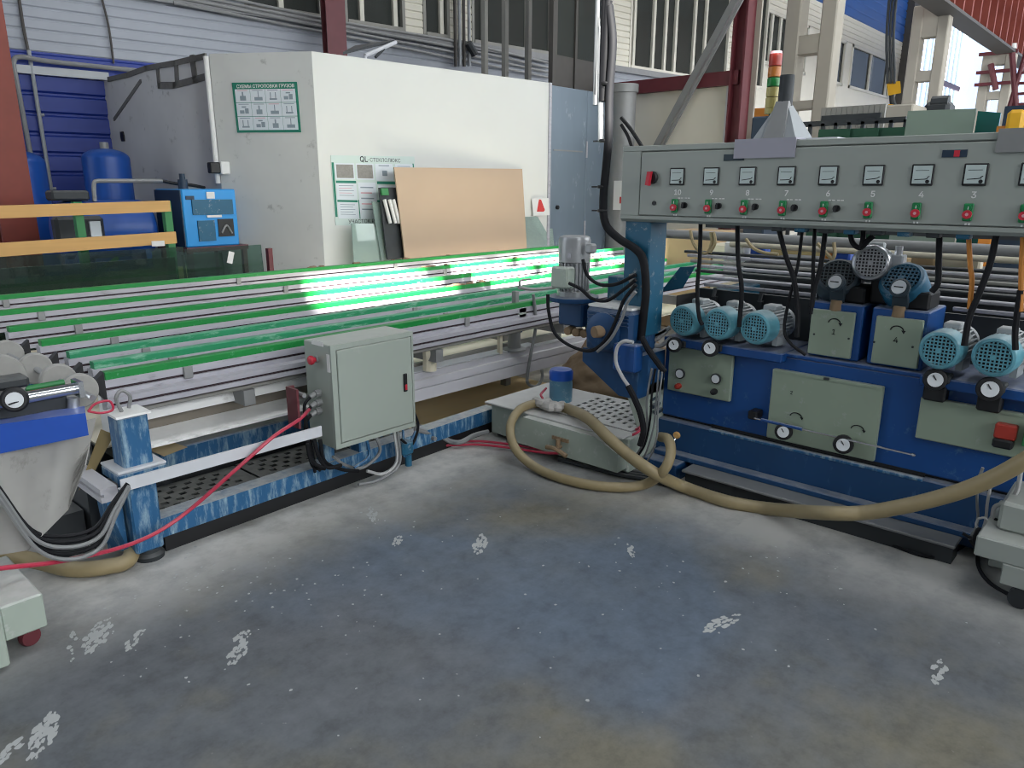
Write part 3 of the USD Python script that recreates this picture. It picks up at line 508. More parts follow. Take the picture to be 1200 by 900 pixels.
# glazed partition above the doors and above the office
t = Thing('glazed_partition', 'tall dark-framed glazed partition above the metal doors and office', 'partition', loc=(9, 7.3, ZD)); YG = 7.3
for px, w in ((648, .1), (673, .05), (706, .12)): x = at(px, 60, Y=YG)[0]; t.p('post', bx(x - w / 2, x + w / 2, YG - .04, YG + .04, 2.95, 6.5), 'frame_dark')
a, b = at(650, 90, Y=YG)[0], at(706, 90, Y=YG)[0]; t.p('lower_panel', bx(a, b, YG - .01, YG + .01, 2.96, at(690, 72, Y=YG)[2]), 'frame_dark'); t.p('pane', bx(a, b, YG - .005, YG + .005, at(690, 72, Y=YG)[2], 6.4), 'glass_window')
t = Thing('glazed_posts', 'row of grey uprights rising behind the white office roof', 'posts', loc=(8, 8.6, 2.9))
for px, w in ((568, .07), (592, .08), (619, .08)): x = at(px, 60, Y=8.6)[0]; t.p('upright', bx(x - w / 2, x + w / 2, 8.56, 8.64, 2.9, 7), 'frame_grey')
t.p('rail', bx(at(560, 85, Y=8.6)[0], at(625, 85, Y=8.6)[0], 8.58, 8.62, 2.96, 3.02), 'frame_grey')
# beige partition with maroon frame
XP = 11.0; y0, y1 = 7.75, 5.42; zb = 3.1
t = Thing('beige_partition', 'beige partition wall framed by a maroon beam and post', 'partition', loc=(XP, 6.5, 0))
t.p('panel', bx(XP, XP + .06, y1, y0, 0, zb - .03), 'beige_board' if False else 'siding_cream'); t.p('beam', bx(XP - .1, XP + .1, y1 - .05, y0 + .1, zb - .03, zb + .17), 'maroon'); t.p('edge_strip', bx(XP - .02, XP, y1 + .1, y1 + .16, 0, zb - .03), 'white_paint')
t.p('post', cat(bx(XP - .16, XP + .1, y1 - .16, y1 - .13, 0, 8), bx(XP - .16, XP + .1, y1 + .03, y1 + .06, 0, 8), bx(XP - .05, XP - .01, y1 - .13, y1 + .03, 0, 8)), 'maroon'); t.p('pale_flange', bx(XP + .1, XP + .14, y1 - .24, y1 - .16, 0, 8), 'concrete')
solo('diagonal_brace', cat(hullof([q + np.array([d, e, 0]) for q in (at(868, -14, X=XP - .3), at(768, 172, X=XP - .3)) for d in (0, .1) for e in (-.06, .06)]), hullof([q + np.array([d, e, 0]) for q in (at(873, -14, X=XP - .3), at(773, 172, X=XP - .3)) for d in (-.03, 0) for e in (-.09, -.04)])), 'steel_grey', 'light grey diagonal brace crossing in front of the beige partition', 'brace')
solo('grey_duct', lathe([(.2, 0), (.2, 3.0), (.23, 3.0), (.23, 3.12)], (*at(727, 200, X=10.2)[:2], 0), n=28), 'steel_grey', 'fat grey upright pipe between the metal doors and the partition', 'pipe')
solo('elbow_cables', cat(tube([at(728, 138, X=9.8), at(738, 150, X=9.8), at(748, 165, X=9.8), at(757, 180, X=9.8)], .03), tube([at(728, 146, X=9.8), at(736, 160, X=9.8), at(742, 178, X=9.8)], .025)), 'black', 'black cables looping off the fat grey pipe', 'cables')
p = at(726, 229, X=9.9); t = Thing('pipe_sign', 'small white sign on the fat grey pipe', 'sign', loc=p); t.p('board', bx(9.88, 9.89, p[1] - .1, p[1] + .1, p[2] - .22, p[2] + .22), 'white_plastic'); t.p('red_mark', bx(9.875, 9.88, p[1] - .08, p[1] - .02, p[2] - .12, p[2] - .02), 'print_red')

# ================================================================ RIGHT BACKGROUND: the far bay
YR = 10.3; RU = np.array([1.0, 0, 0]); RN = np.array([0, -1.0, 0]); R0 = np.array([0, YR, 0])
def rz_(px, py): return at(px, py, Y=YR)
s0 = rz_(868, 60)[0]; s1 = rz_(1052, 90)[0]; zwb, zwt = rz_(1015, 109)[2], rz_(1015, 58)[2]; zbl = rz_(1015, 29)[2]
t = setting('wall_far', 'far back wall with cream siding below a deep blue band')
WINS = [(889, 919), (925, 942), (978, 987), (995, 1043)]; wx = [(rz_(a, 90)[0], rz_(b, 90)[0]) for a, b in WINS]
t.p('lower_wall', bx(s0, s1, YR, YR + .15, 0, zwb), 'siding_cream'); t.p('cream_siding', siding(s0, s1, zwt, zbl, .16, .02, R0, RU, RN), 'siding_cream', kind='stuff'); t.p('blue_siding', siding(s0, s1, zbl, 11, .3, .03, R0, RU, RN), 'siding_deep', kind='stuff')
eds = [s0] + [q for s in wx for q in s] + [s1]
for a, b in zip(eds[::2], eds[1::2]): t.p('window_pier', bx(a, b, YR, YR + .15, zwb, zwt), 'siding_cream')
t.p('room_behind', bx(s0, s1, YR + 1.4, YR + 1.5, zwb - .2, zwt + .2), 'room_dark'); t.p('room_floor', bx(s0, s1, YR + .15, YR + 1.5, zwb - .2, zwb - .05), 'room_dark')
for i, (a, b) in enumerate(wx):
    w = setting(f'window_{8 + i}', 'window of the far wall with white bars'); fr = .09
    w.p('window_frame', cat(bx(a, a + fr, YR - .04, YR + .1, zwb, zwt), bx(b - fr, b, YR - .04, YR + .1, zwb, zwt), bx(a, b, YR - .04, YR + .1, zwb, zwb + fr), bx(a, b, YR - .04, YR + .1, zwt - fr, zwt)), 'window_frame')
    for k in ((1, 2), (1,), (), (1, 2))[i]: x = a + (b - a) * (k / (3 if i in (0,) else 2 if i == 1 else 2.2)); w.p('mullion', bx(x - .06, x + .06, YR - .03, YR + .08, zwb + fr, zwt - fr), 'window_frame')
    w.p('pane', bx(a + fr, b - fr, YR + .03, YR + .04, zwb + fr, zwt - fr), 'glass_window')
t = Thing('office_shelf', 'shelving and clutter seen through the wide far window', 'shelf', loc=(wx[3][0], YR + .8, zwb))
for k in range(3): t.p('shelf_board', bx(wx[3][0], wx[3][1], YR + .5, YR + .9, zwb + .1 + k * .55, zwb + .14 + k * .55), 'white_paint')
for k in range(9): x = wx[3][0] + (wx[3][1] - wx[3][0]) * (k + .5) / 9; t.p('box', bx(x - .25, x + .15, YR + .55, YR + .85, zwb + .14 + (k % 3) * .55, zwb + .35 + (k % 3) * .55 + .1 * (k % 2)), ('steel_grey', 'dark_steel', 'concrete')[k % 3])
# translucent glazing beyond the siding: daylight through it
t = setting('wall_translucent', 'ribbed translucent glazing of the far bay, bright with daylight'); X0, X1 = s1 + .9, 45.8
t.p('dark_pillar', bx(s1, s1 + .9, YR - .3, YR + .1, 0, 11), 'frame_dark'); t.p('lower_wall', bx(X0, X1, YR, YR + .1, 0, 1.4), 'concrete'); zl = 10.2
xs = np.arange(X0, X1, .42)
for k, (a, b) in enumerate(zip(xs[:-1], xs[1:])): t.p('ribbed_panel', bx(a + .012, b - .012, YR + .02 + .04 * (k % 2), YR + .04 + .04 * (k % 2), 1.4, zl), 'polycarbonate_rib' if k % 2 else 'polycarbonate')
zr = at(1120, 104, Y=YR)[2]; t.p('rail', bx(X0, X1, YR - .1, YR, zr - .1, zr + .12), 'maroon'); t.p('rail', bx(X0, X1, YR - .1, YR, zr + 2.9, zr + 3.1), 'steel_grey'); t.p('upper_wall', bx(X0, X1, YR, YR + .1, zl, 11), 'siding_cream')
t = setting('wall_end', 'bright end glazing of the hall'); 
for k in range(14): t.p('ribbed_panel', bx(46, 46.05, -9.9 + k * 1.44, -9.9 + k * 1.44 + 1.4, 1.4, 9.5), 'polycarbonate_rib')
t.p('lower_wall', bx(46, 46.1, -10, 10.3, 0, 1.4), 'concrete'); t.p('upper_wall', bx(46, 46.1, -10, 10.3, 9.5, 11), 'siding_cream')
# concrete frame columns
def vcol(X, Yc, W, D, rungs, ztop, label):
    t = Thing('concrete_column', label, 'column', loc=(X, Yc, 0)); lw = W * .3
    t.p('leg', bx(X, X + D, Yc - W / 2, Yc - W / 2 + lw, 0, ztop, .02), 'concrete'); t.p('leg', bx(X, X + D, Yc + W / 2 - lw, Yc + W / 2, 0, ztop, .02), 'concrete')
    for a, b in rungs: t.p('cross_piece', bx(X + .02, X + D - .02, Yc - W / 2 + lw, Yc + W / 2 - lw, a, b), 'concrete')
zz = lambda X, px, py: at(px, py, X=X)[2]
yl, yr = at(917, 60, X=12)[1], at(976, 60, X=12)[1]; vcol(12, (yl + yr) / 2, yl - yr, .32, [(zz(12, 950, 127), zz(12, 950, 117)), (zz(12, 950, 62), zz(12, 950, 40)), (.5, .8), (1.6, 1.9)], 9.5, 'concrete frame column with square openings behind the funnel')
yl, yr = at(1064, 60, X=18)[1], at(1107, 60, X=18)[1]; vcol(18, (yl + yr) / 2, yl - yr, .32, [(zz(18, 1080, 95), zz(18, 1080, 83)), (zz(18, 1080, 44), zz(18, 1080, 6)), (zz(18, 1080, 140), zz(18, 1080, 128)), (.5, .9)], zz(18, 1080, 6), 'concrete frame column standing under the red crane beam')
yl, yr = at(1148, 90, X=24)[1], at(1186, 90, X=24)[1]; vcol(24, (yl + yr) / 2, yl - yr, .32, [(zz(24, 1165, 116), zz(24, 1165, 107)), (zz(24, 1165, 76), zz(24, 1165, 64)), (.5, .9)], zz(24, 1165, 60), 'third concrete frame column, farthest to the right'); YC = (yl + yr) / 2
t = Thing('column_bracket', 'maroon bracket frame on the third concrete column', 'bracket', loc=(24, YC, 3)); z_ = zz(24, 1165, 60)
for dz in (.0, -.45, -.75): t.p('bar', bx(23.9, 23.98, YC - .42, YC + .45, z_ + dz - .1, z_ + dz - .02), 'maroon')
t.p('brace', tube([at(1161, 75, X=23.9), at(1167, 105, X=23.9)], .07), 'maroon'); t.p('lamp', cyl(at(1185, 52, X=23.8), at(1185, 58, X=23.8), .12, n=12), 'white_plastic')
# red crane beam: ribbed plate girder carried by the columns
t = Thing('crane_beam', 'long red ribbed crane beam across the upper right', 'crane beam', loc=(14, 4.9, 5.1)); yb = at(1108, 20, X=18)[1] - .05; za = zz(18, 1110, 14)
t.p('web', bx(13.5, 45, yb - .04, yb, za, za + 1.9), 'crane_red'); t.p('bottom_flange', bx(13.5, 45, yb - .24, yb + .2, za - .06, za), 'frame_dark'); t.p('top_flange', bx(13.5, 45, yb - .3, yb + .2, za + 1.9, za + 1.96), 'crane_red')
for x in np.arange(13.7, 45, .75): t.p('rib', bx(x, x + .1, yb - .2, yb - .04, za, za + 1.9), 'crane_red')
t.p('walkway_rail', cat(*[bx(x, x + .06, yb - .9, yb - .84, za + .3, za + 1.3) for x in np.arange(19, 45, 1.6)], bx(19, 45, yb - .9, yb - .84, za + 1.24, za + 1.3), bx(19, 45, yb - .9, yb - .84, za + .7, za + .75)), 'crane_red')
t = Thing('steel_ladder', 'dark steel ladder and frame at the right edge beyond the machine', 'ladder', loc=(20, 3, 0))
p0, p1 = at(1186, 62, X=20), at(1191, 130, X=20); t.p('rail', tube([p0, p1], .06), 'maroon'); q0, q1 = at(1203, 60, X=20), at(1180, 135, X=20); t.p('rail', tube([q0, q1], .05), 'maroon')
for k in range(5): a = q0 + (q1 - q0) * (k + 1) / 6; t.p('rung', tube([a, a + np.array([0, -.6, 0])], .03), 'maroon')
# hoist with its yellow hook block
t = Thing('hoist_hook', 'yellow crane hook block hanging on dark ropes in front of the far wall', 'hoist', loc=at(1042, 100, X=15))
for px in (1040, 1044, 1048): t.p('rope', tube([at(px + 4, -20, X=15) * [1, 1, 0] + [0, 0, 10.9], at(px + 4, -20, X=15), at(px, 98, X=15)], .025), 'dark_steel')
t.p('block', hullof([at(x, y, X=15 + d) for x, y in ((1039, 96), (1055, 95), (1056, 109), (1041, 112)) for d in (0, .2)]), 'yellow'); t.p('hook', tube([at(1045, 110, X=15.1), at(1046, 120, X=15.1), at(1048, 124, X=15.1)], .05), 'dark_steel')
t.p('lifting_bar', hullof([at(x, y, X=15 + d) for x, y in ((1041, 122), (1047, 122), (1046, 166), (1040, 166)) for d in (0, .1)]), 'yellow')
# racks and glass standing behind the right machine
def glass_stand(name, label, X, c, m, cat_='glass pane', th=.012):
    Q = [at(x, y, X=X) for x, y in c]; a, b = Q; return solo(name, hullof([(X + d + (.12 if z > .2 else 0), y, z) for y, z in ((a[1], a[2]), (b[1], b[2]), (b[1], .0), (a[1], .0)) for d in (0, th)]), m, label, cat_)
glass_stand('stored_glass', 'dark green glass pane on the rack behind the funnel', 9.0, ((955, 151), (992, 150)), 'glass_green'); glass_stand('stored_glass', 'dark green glass pane in the middle of the rack', 9.05, ((990, 150), (1026, 149)), 'glass_green'); glass_stand('stored_glass', 'dark green glass pane next to the large pale sheet', 9.1, ((1026, 149), (1062, 148)), 'glass_green')
glass_stand('stored_glass', 'large pale grey-green glass sheet standing above the control console', 8.6, ((1060, 129), (1141, 126)), 'glass_sheet', th=.02); glass_stand('stored_glass', 'sea-green glass pane right of the large pale sheet', 8.8, ((1143, 129), (1170, 131)), 'glass_sea', th=.03)
t = Thing('storage_rack', 'dark steel rack with slats standing behind the green glass', 'rack', loc=(10, 3, 0)); ya, yb2 = at(965, 130, X=10)[1], at(1034, 130, X=10)[1]; zA = at(1000, 124, X=10)[2]
for k in range(12): y = ya + (yb2 - ya) * k / 11; t.p('slat', bx(10, 10.04, y - .03, y + .03, 0, zA), 'frame_grey')
t.p('rail', bx(9.95, 10, yb2, ya, zA - .16, zA - .1), 'dark_steel'); t.p('rail', bx(9.95, 10, yb2, ya, .5, .58), 'dark_steel'); t.p('back', bx(10.05, 10.07, yb2, ya, .1, zA), 'dark_steel')
y_a, y_b = at(935, 150, X=9.4)[1], at(1062, 140, X=9.4)[1]; z_a = at(1000, 143, X=9.4)[2]; solo('rack_rail', cat(bx(9.38, 9.42, y_b, y_a, z_a - .03, z_a + .03), *[bx(9.38, 9.42, y - .02, y + .02, 0, z_a) for y in np.linspace(y_b, y_a, 9)]), 'dark_steel', 'brown rail with thin posts above the green glass', 'rail')
solo('beige_cabinet', bx(11.5, 12.2, at(1068, 140, X=11.5)[1], at(1023, 140, X=11.5)[1], 0, at(1040, 123, X=11.5)[2], .02), 'concrete', 'beige cabinet behind the yellow lifting bar', 'cabinet')
solo('rolled_fitting', cat(bx(12.2, 12.6, at(1113, 120, X=12.2)[1], at(1083, 120, X=12.2)[1], 0, at(1090, 119, X=12.2)[2], .05), cyl((12.3, at(1090, 120, X=12.2)[1], at(1090, 119, X=12.2)[2] - .02), (12.3, at(1110, 120, X=12.2)[1], at(1090, 119, X=12.2)[2] - .02), .1, n=10)), 'dark_steel', 'dark equipment case in front of the second concrete column', 'case')
t = Thing('yellow_trestle', 'orange beam with a yellow clamp at the right edge behind the console', 'beam', loc=(8.4, 1.3, 1.9)); a, b = at(1168, 152, X=8.4), at(1230, 150, X=8.4)
t.p('beam', bx(8.38, 8.46, b[1], a[1], a[2] - .06, a[2] + .03), 'orange'); p = at(1190, 145, X=8.36); t.p('clamp', bx(8.3, 8.38, p[1] - .07, p[1] + .07, p[2] - .12, p[2] + .12, .03), 'yellow'); t.p('leg', bx(8.38, 8.46, a[1] - .1, a[1], 0, a[2] - .06), 'orange'); t.p('dark_backing', bx(8.6, 8.66, b[1] - .4, a[1], .1, a[2] + .22), 'dryer_side')
solo('blue_pallet_stack', bx(10.0, 10.7, at(905, 150, X=10)[1], at(880, 150, X=10)[1], 0, at(880, 137, X=10)[2], .02), 'dryer_side', 'dark blue crate beyond the maroon post', 'crate'); p = at(888, 131, X=13.5); solo('orange_shelf', bx(13.5, 13.6, at(905, 131, X=13.5)[1], at(868, 131, X=13.5)[1], p[2] - .08, p[2] + .06) if False else cat(bx(13.5, 13.6, at(905, 131, X=13.5)[1], at(868, 131, X=13.5)[1], p[2] - .08, p[2] + .06), bx(13.5, 13.6, at(903, 131, X=13.5)[1], at(901, 131, X=13.5)[1], 0, p[2]), bx(13.5, 13.6, at(872, 131, X=13.5)[1], at(870, 131, X=13.5)[1], 0, p[2])), 'orange', 'orange shelf beam behind the signal tower', 'shelf')
for k, (pa, pb, m, lab) in enumerate((((775, 270), (832, 310), 'crate_tan', 'tan crate seen under the left end of the control console'), ((835, 285), (880, 300), 'tray_cream', 'pale stack of sheets seen below the console'), ((890, 282), (1005, 312), 'old_wood', 'brown timber stack seen below the console'), ((1050, 300), (1100, 318), 'crate_tan', 'yellowish box seen right of the silver motor'))):
    X = 7.6; a, b = at(*pa, X=X), at(*pb, X=X); solo('floor_crate', bx(X, X + .7, b[1], a[1], 0, a[2], .02), m, lab, 'crate')

# ================================================================ TRANSFER TABLE (aluminium rails with green guides)
RY = [3.45, 3.70, 4.02, 4.45, 5.02, 5.72, 6.53]; TX0, TX1 = 1.13, 8.6
t = Thing('transfer_table', 'wide transfer table of aluminium rails with green guide strips', 'transfer table', loc=(4.8, 5.0, 0))
PROF = lambda y, z0, z1, g: [(y, z0), (y + .065, z0), (y + .065, z1), (y, z1)] + [q for zz_ in g for q in ((y, zz_ + .007), (y + .012, zz_ + .007), (y + .012, zz_ - .007), (y, zz_ - .007))]
for i, y in enumerate(RY):
    x0 = TX0 + (.04 if i else 0)
    r = t.p('rail', prism(PROF(y, .655, .764, [.722, .684]), (x0, 0, 0), (0, 1, 0), (0, 0, 1), (TX1 - x0, 0, 0)), 'alu', smooth=False)
    t.p('slot_shadow_strip' if False else 'slot_strip', cat(bx(x0, TX1, y + .011, y + .013, .678, .690), bx(x0, TX1, y + .011, y + .013, .716, .728)), 'groove', r)  # dark strip at the bottom of each slot stands in for its shade
    t.p('green_guide', hullof([(x, yy, z) for x in (x0 + .01, TX1) for yy, z in ((y + .002, .764), (y + .055, .764), (y + .006, .798), (y + .05, .798), (y + .002, .794), (y + .055, .794))]), 'belt_green' if i in (1, 2) else 'belt_vivid')
    for k in range(3): x = x0 + .35 + 1.37 * k + .5 * ((i * 3 + k) % 3); t.p('clip', bx(x, x + .045, y - .012, y, .705, .765, .004), 'steel_grey', r)
    # pulley at the near end of each rail
    if i < 5:
        c = np.array([.985, y - .14, .775]); w = t.p('belt_pulley', lathe([(.02, -.02), (.066, -.02), (.073, -.012), (.073, .012), (.066, .018), (.03, .02)], c, (0, -1, 0), 28), 'disc_grey')
        t.p('shaft', cyl(c, c + np.array([.012, -.11, -.012]), .013, n=12), 'silver', w); t.p('pulley_bracket', hullof([(c[0] + .05, y - .12, .78), (c[0] + .11, y - .12, .83), (c[0] + .11, y - .12, .70), (c[0] + .05, y - .08, .78), (c[0] + .11, y - .08, .83), (c[0] + .11, y - .08, .70)]), 'black')
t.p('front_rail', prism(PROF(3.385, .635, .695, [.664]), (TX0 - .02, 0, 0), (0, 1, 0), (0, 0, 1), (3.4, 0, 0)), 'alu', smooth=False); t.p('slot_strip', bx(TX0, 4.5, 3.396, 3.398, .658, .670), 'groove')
t.p('thin_rail', bx(TX0 + .05, 4.6, 3.42, 3.45, .600, .618, .004), 'old_wood' if False else 'frame_grey')
for x in (1.75, 3.05, 4.35, 6.2, 8.2): t.p('cross_beam', bx(x, x + .06, 3.4, 6.7, .52, .60), 'steel_grey')
for x in (1.72, 4.3, 6.2, 8.2):
    for y in (3.95, 4.7, 6.6): t.p('leg', bx(x, x + .06, y, y + .06, 0.0, .52), 'steel_grey')
t.p('wrapped_leg', tube([(3.08, 3.5, .63), (3.075, 3.49, .57), (3.085, 3.5, .52), (3.08, 3.5, .447)], .045, 10), 'tray_cream', label='leg wrapped in cream film'); t.p('cream_leg', hullof([(3.75 + d, 3.5 + e, z) for d in (0, .025) for e in (0, .03) for z in (.445, .65)]), 'tray_cream')
tr = [(3.8, .598), (3.52, .585), (3.5, .53), (3.60, .525), (3.60, .455), (3.46, .415), (3.46, .40), (3.9, .41), (3.9, .598)]
t.p('drip_tray', prism(tr, (1.24, 0, 0), (0, 1, 0), (0, 0, 1), (1.55, 0, 0)), 'tray_white', smooth=False); t.p('tray_back', bx(1.25, 2.78, 3.59, 3.60, .454, .523), 'tray_grime'); t.p('rear_tray', hullof([(x, y, z) for x in (1.24, 8.4) for y, z in ((3.95, .30), (6.5, .36), (3.95, .29), (6.5, .35))]), 'tray_cream')  # tray back coloured dark for the recess, part grime and part painted shade
t.p('side_tray', hullof([(x, y, z) for x in (2.85, 4.9) for y, z in ((3.66, .47), (4.2, .5), (3.66, .46), (4.2, .49))]), 'tray_cream'); t.p('tray_edge', hullof([(x, y, z) for x in (2.85, 4.6) for y in (3.62, 3.65) for z in (.42, .475)]), 'frame_grey')
t.p('tray_end', bx(4.0, 4.2, 3.7, 4.6, .42, .52, .01), 'frame_grey')
u = np.array([2.6, -.05, 0]); u /= np.linalg.norm(u); v = np.array([-u[1], u[0], 0]); o = np.array([2.45, 3.50, .10])
t.p('long_beam', prism([(0, .165), (.09, .165), (.09, .345), (.02, .345), (.02, .305), (0, .30), (0, .252), (.012, .252), (.012, .242), (0, .242)], o, v, (0, 0, 1), u * 2.6), 'alu_dusty', smooth=False); t.p('beam_leg', bx(2.6, 2.66, 3.52, 3.58, 0, .265), 'dark_steel'); t.p('beam_leg', bx(4.7, 4.76, 3.5, 3.56, 0, .265), 'dark_steel')
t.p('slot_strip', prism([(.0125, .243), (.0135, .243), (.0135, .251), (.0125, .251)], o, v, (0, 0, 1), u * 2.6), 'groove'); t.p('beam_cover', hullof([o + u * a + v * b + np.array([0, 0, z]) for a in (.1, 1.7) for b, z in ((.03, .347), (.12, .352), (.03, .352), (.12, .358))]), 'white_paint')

# blue base frame with walkway plates
t = Thing('table_base', 'worn blue base frame under the transfer table with an upright post at its left end', 'base frame', loc=(1.12, 3.2, 0))
t.p('front_beam', hullof([(x, y + (x - 1.17) * .035, z) for x in (1.17, 3.45) for y in (3.17, 3.27) for z in (.078, .168)]), 'frame_blue'); t.p('base_strip', hullof([(x, y + (x - 1.17) * .035, z) for x in (1.2, 3.42) for y in (3.185, 3.26) for z in (0, .078)]), 'black'); t.p('rear_beam', bx(1.25, 2.95, 3.62, 3.72, .22, .315, .006), 'frame_blue')  # black strip below the front beam stands in for the shade in the gap
t.p('post', cat(bx(1.06, 1.18, 3.14, 3.26, .05, .67, .008)), 'frame_blue'); t.p('sleeve', bx(1.02, 1.22, 3.11, 3.30, .395, .44, .006), 'frame_blue'); t.p('sleeve_plate', bx(1.02, 1.22, 3.11, 3.30, .44, .452, .003), 'white_paint'); t.p('end_plate', bx(.98, 1.02, 3.4, 4.6, .02, .42), 'dark_steel'); t.p('lower_box', bx(.82, .97, 3.45, 3.9, .0, .2), 'dark_steel'); t.p('post_cap', bx(1.05, 1.19, 3.13, 3.27, .67, .68), 'tray_white')  # dark end plate and low box are added to darken the space under the table
t.p('base_brace', hullof([(.99, 3.2, .3), (1.05, 3.2, .34), (.99, 3.32, .3), (1.05, 3.32, .34), (1.05, 3.2, .05), (1.05, 3.32, .05), (1.0, 3.3, .05)]), 'frame_blue')
c = at(173, 656, Z=.02); t.p('foot_pad', lathe([(.06, 0), (.062, .02), (.05, .035), (.05, .05)], (1.13, 3.19, 0), n=24), 'dark_steel'); t.p('rear_post', bx(1.1, 1.2, 4.6, 4.7, 0, .55, .006), 'frame_blue'); t.p('rear_post', bx(2.75, 2.85, 3.6, 3.7, 0, .5, .006), 'frame_blue')
t.p('hook', tube([(1.1, 3.2, .68), (1.085, 3.2, .74), (1.11, 3.2, .77), (1.14, 3.2, .74), (1.13, 3.2, .69)], .008, 6), 'steel_grey'); t.p('bolt', cyl((2.85, 3.225, .11), (2.85, 3.2, .11), .014, n=8), 'steel_grey')
def perforated(x0, x1, y0, y1, z, px, hs, th=.006, my=.05, mx=.06):
    P = sbox(x0, y0, x1, y1); hs_ = [sbox(x - hs[0] / 2, y - hs[1] / 2, x + hs[0] / 2, y + hs[1] / 2) for j, y in enumerate(np.arange(y0 + my, y1 - my + 1e-6, px[1])) for x in np.arange(x0 + mx + (px[0] / 2 if j % 2 else 0), x1 - mx + 1e-6, px[0])]
    return prism(P.difference(unary_union(hs_)), (0, 0, z), (1, 0, 0), (0, 1, 0), (0, 0, th))
t = Thing('walkway', 'dark perforated walkway plates inside the blue base frame', 'walkway', loc=(2, 3.5, 0))
for k in range(3): x = 1.2 + k * .57; t.p('perforated_plate', perforated(x, x + .56, 3.285, 3.61, .135 + .004 * k, (.075, .055), (.032, .03)), 'grating', smooth=False)
for k in range(2): x = 1.3 + k * .75; t.p('perforated_plate', perforated(x, x + .74, 3.74, 4.35, .215 + .005 * k, (.075, .06), (.034, .03)), 'grating', smooth=False)
t.p('frame', cat(bx(1.2, 2.95, 3.28, 3.31, .10, .134), bx(1.2, 2.95, 3.58, 3.615, .10, .134)), 'dark_steel'); t.p('frame', cat(bx(1.3, 2.85, 3.76, 3.8, .0, .214), bx(1.3, 2.85, 4.3, 4.34, .0, .214)), 'dark_steel')
solo('guard_rail', cat(bx(.985, 1.92, 2.985, 2.993, .415, .467), bx(.985, 1.92, 2.993, 3.03, .415, .42)), 'white_paint', 'white angle rail running from the blue post to the grey cabinet', 'rail')
solo('aluminium_profile', prism(PROF(0, 0, .06, [.03]), (.93, 3.06, .36), (1, 0, 0), (0, 0, 1), (0, .5, 0)), 'alu_dusty', 'short dusty aluminium profile beside the left blue post', 'profile', smooth=False)
solo('wood_block', hullof([at(x, y, Z=z) for z in (.318, .335) for x, y in ((170, 525), (193, 515), (220, 524), (192, 535))]), 'plywood', 'small plywood offcut lying by the blue post', 'wood block')
solo('plywood_sheet', bx(2.7, 4.6, 3.35, 4.6, .004, .02), 'plywood', 'tan plywood sheet lying on the floor under the table', 'plywood')
t = Thing('maroon_bracket', 'maroon bracket standing left of the grey cabinet', 'bracket', loc=(1.86, 3.05, .46)); a, b = at(347, 457, Y=3.02), at(361, 500, Y=3.02); t.p('plate', bx(a[0], a[0] + .012, 3.02, 3.1, b[2], a[2]), 'maroon'); t.p('plate', bx(a[0], b[0] - .01, 3.1, 3.112, b[2], a[2]), 'maroon'); t.p('bolt', cyl((a[0] + .03, 3.1, a[2] - .03), (a[0] + .03, 3.0, a[2] - .03), .012, n=8), 'steel_grey')

# ================================================================ GREY CONTROL CABINET
CX0, CX1, CY0, CY1, CZ0, CZ1 = 2.0, 2.52, 2.99, 3.22, .32, .852
t = Thing('control_cabinet', 'grey steel control cabinet with red stop button in front of the table', 'control cabinet', loc=(2.26, 3.1, CZ0))
t.p('body', bx(CX0, CX1, CY0 + .012, CY1, CZ0, CZ1, .004), 'cabinet_grey'); t.p('front_frame', cat(bx(CX0, CX0 + .03, CY0, CY0 + .012, CZ0, CZ1), bx(CX1 - .012, CX1, CY0, CY0 + .012, CZ0, CZ1), bx(CX0 + .03, CX1 - .012, CY0, CY0 + .012, CZ1 - .025, CZ1), bx(CX0 + .03, CX1 - .012, CY0, CY0 + .012, CZ0, CZ0 + .025)), 'cabinet_grey')
d = t.p('door', bx(CX0 + .034, CX1 - .016, CY0 - .003, CY0 + .011, CZ0 + .029, CZ1 - .029, .003), 'cabinet_grey'); p = at(474, 447, Y=CY0); h = t.p('handle', bx(p[0] - .012, p[0] + .012, CY0 - .012, CY0 - .003, p[2] - .055, p[2] + .045, .003), 'black', d); t.p('red_latch', bx(p[0] - .007, p[0] + .007, CY0 - .016, CY0 - .003, p[2] - .045, p[2] - .015, .002), 'btn_red', d)
p = at(371, 421, X=CX0); b = t.p('stop_button', lathe([(.012, 0), (.012, .02), (.022, .024), (.024, .034), (.02, .042), (.01, .045)], p, (-1, 0, 0), 20), 'btn_red', label='red mushroom stop button'); t.p('collar', cyl(p, p - np.array([.01, 0, 0]), .018, n=16), 'steel_grey', b)
p = at(385, 426, X=CX0); t.p('label_plate', bx(CX0 - .002, CX0, p[1] - .012, p[1] + .012, p[2] - .045, p[2] + .045), 'white_plastic'); p = at(372, 402, X=CX0); t.p('label_plate', bx(CX0 - .002, CX0, p[1] - .05, p[1] + .05, p[2] - .012, p[2] + .012), 'white_plastic')
for k, (x, y) in enumerate(((375, 460), (376, 471), (376, 481))): p = at(x, y, X=CX0); g = t.p('cable_gland', cat(cyl(p, p - np.array([.03, 0, 0]), .018, n=8), cyl(p - np.array([.03, 0, 0]), p - np.array([.06, 0, .012]), .013, n=10)), 'steel_grey'); t.p('cable', tube([p - np.array([.055, 0, .01]), p - np.array([.09, -.005, .05]), p - np.array([.09, 0, .15]), p - np.array([.07, 0, .28]), (1.95 + .03 * k, 3.12, .18)], .008, 6), 'black_cable', g)
t.p('mount', bx(2.3, 2.36, 3.22, 3.3, .1, .6), 'frame_blue'); t.p('mount', bx(2.08, 2.14, 3.22, 3.3, .1, .6), 'frame_blue')
t = Thing('cabinet_cables', 'tangle of cables hanging below the grey control cabinet to the floor', 'cables', loc=(2.3, 3.1, 0))
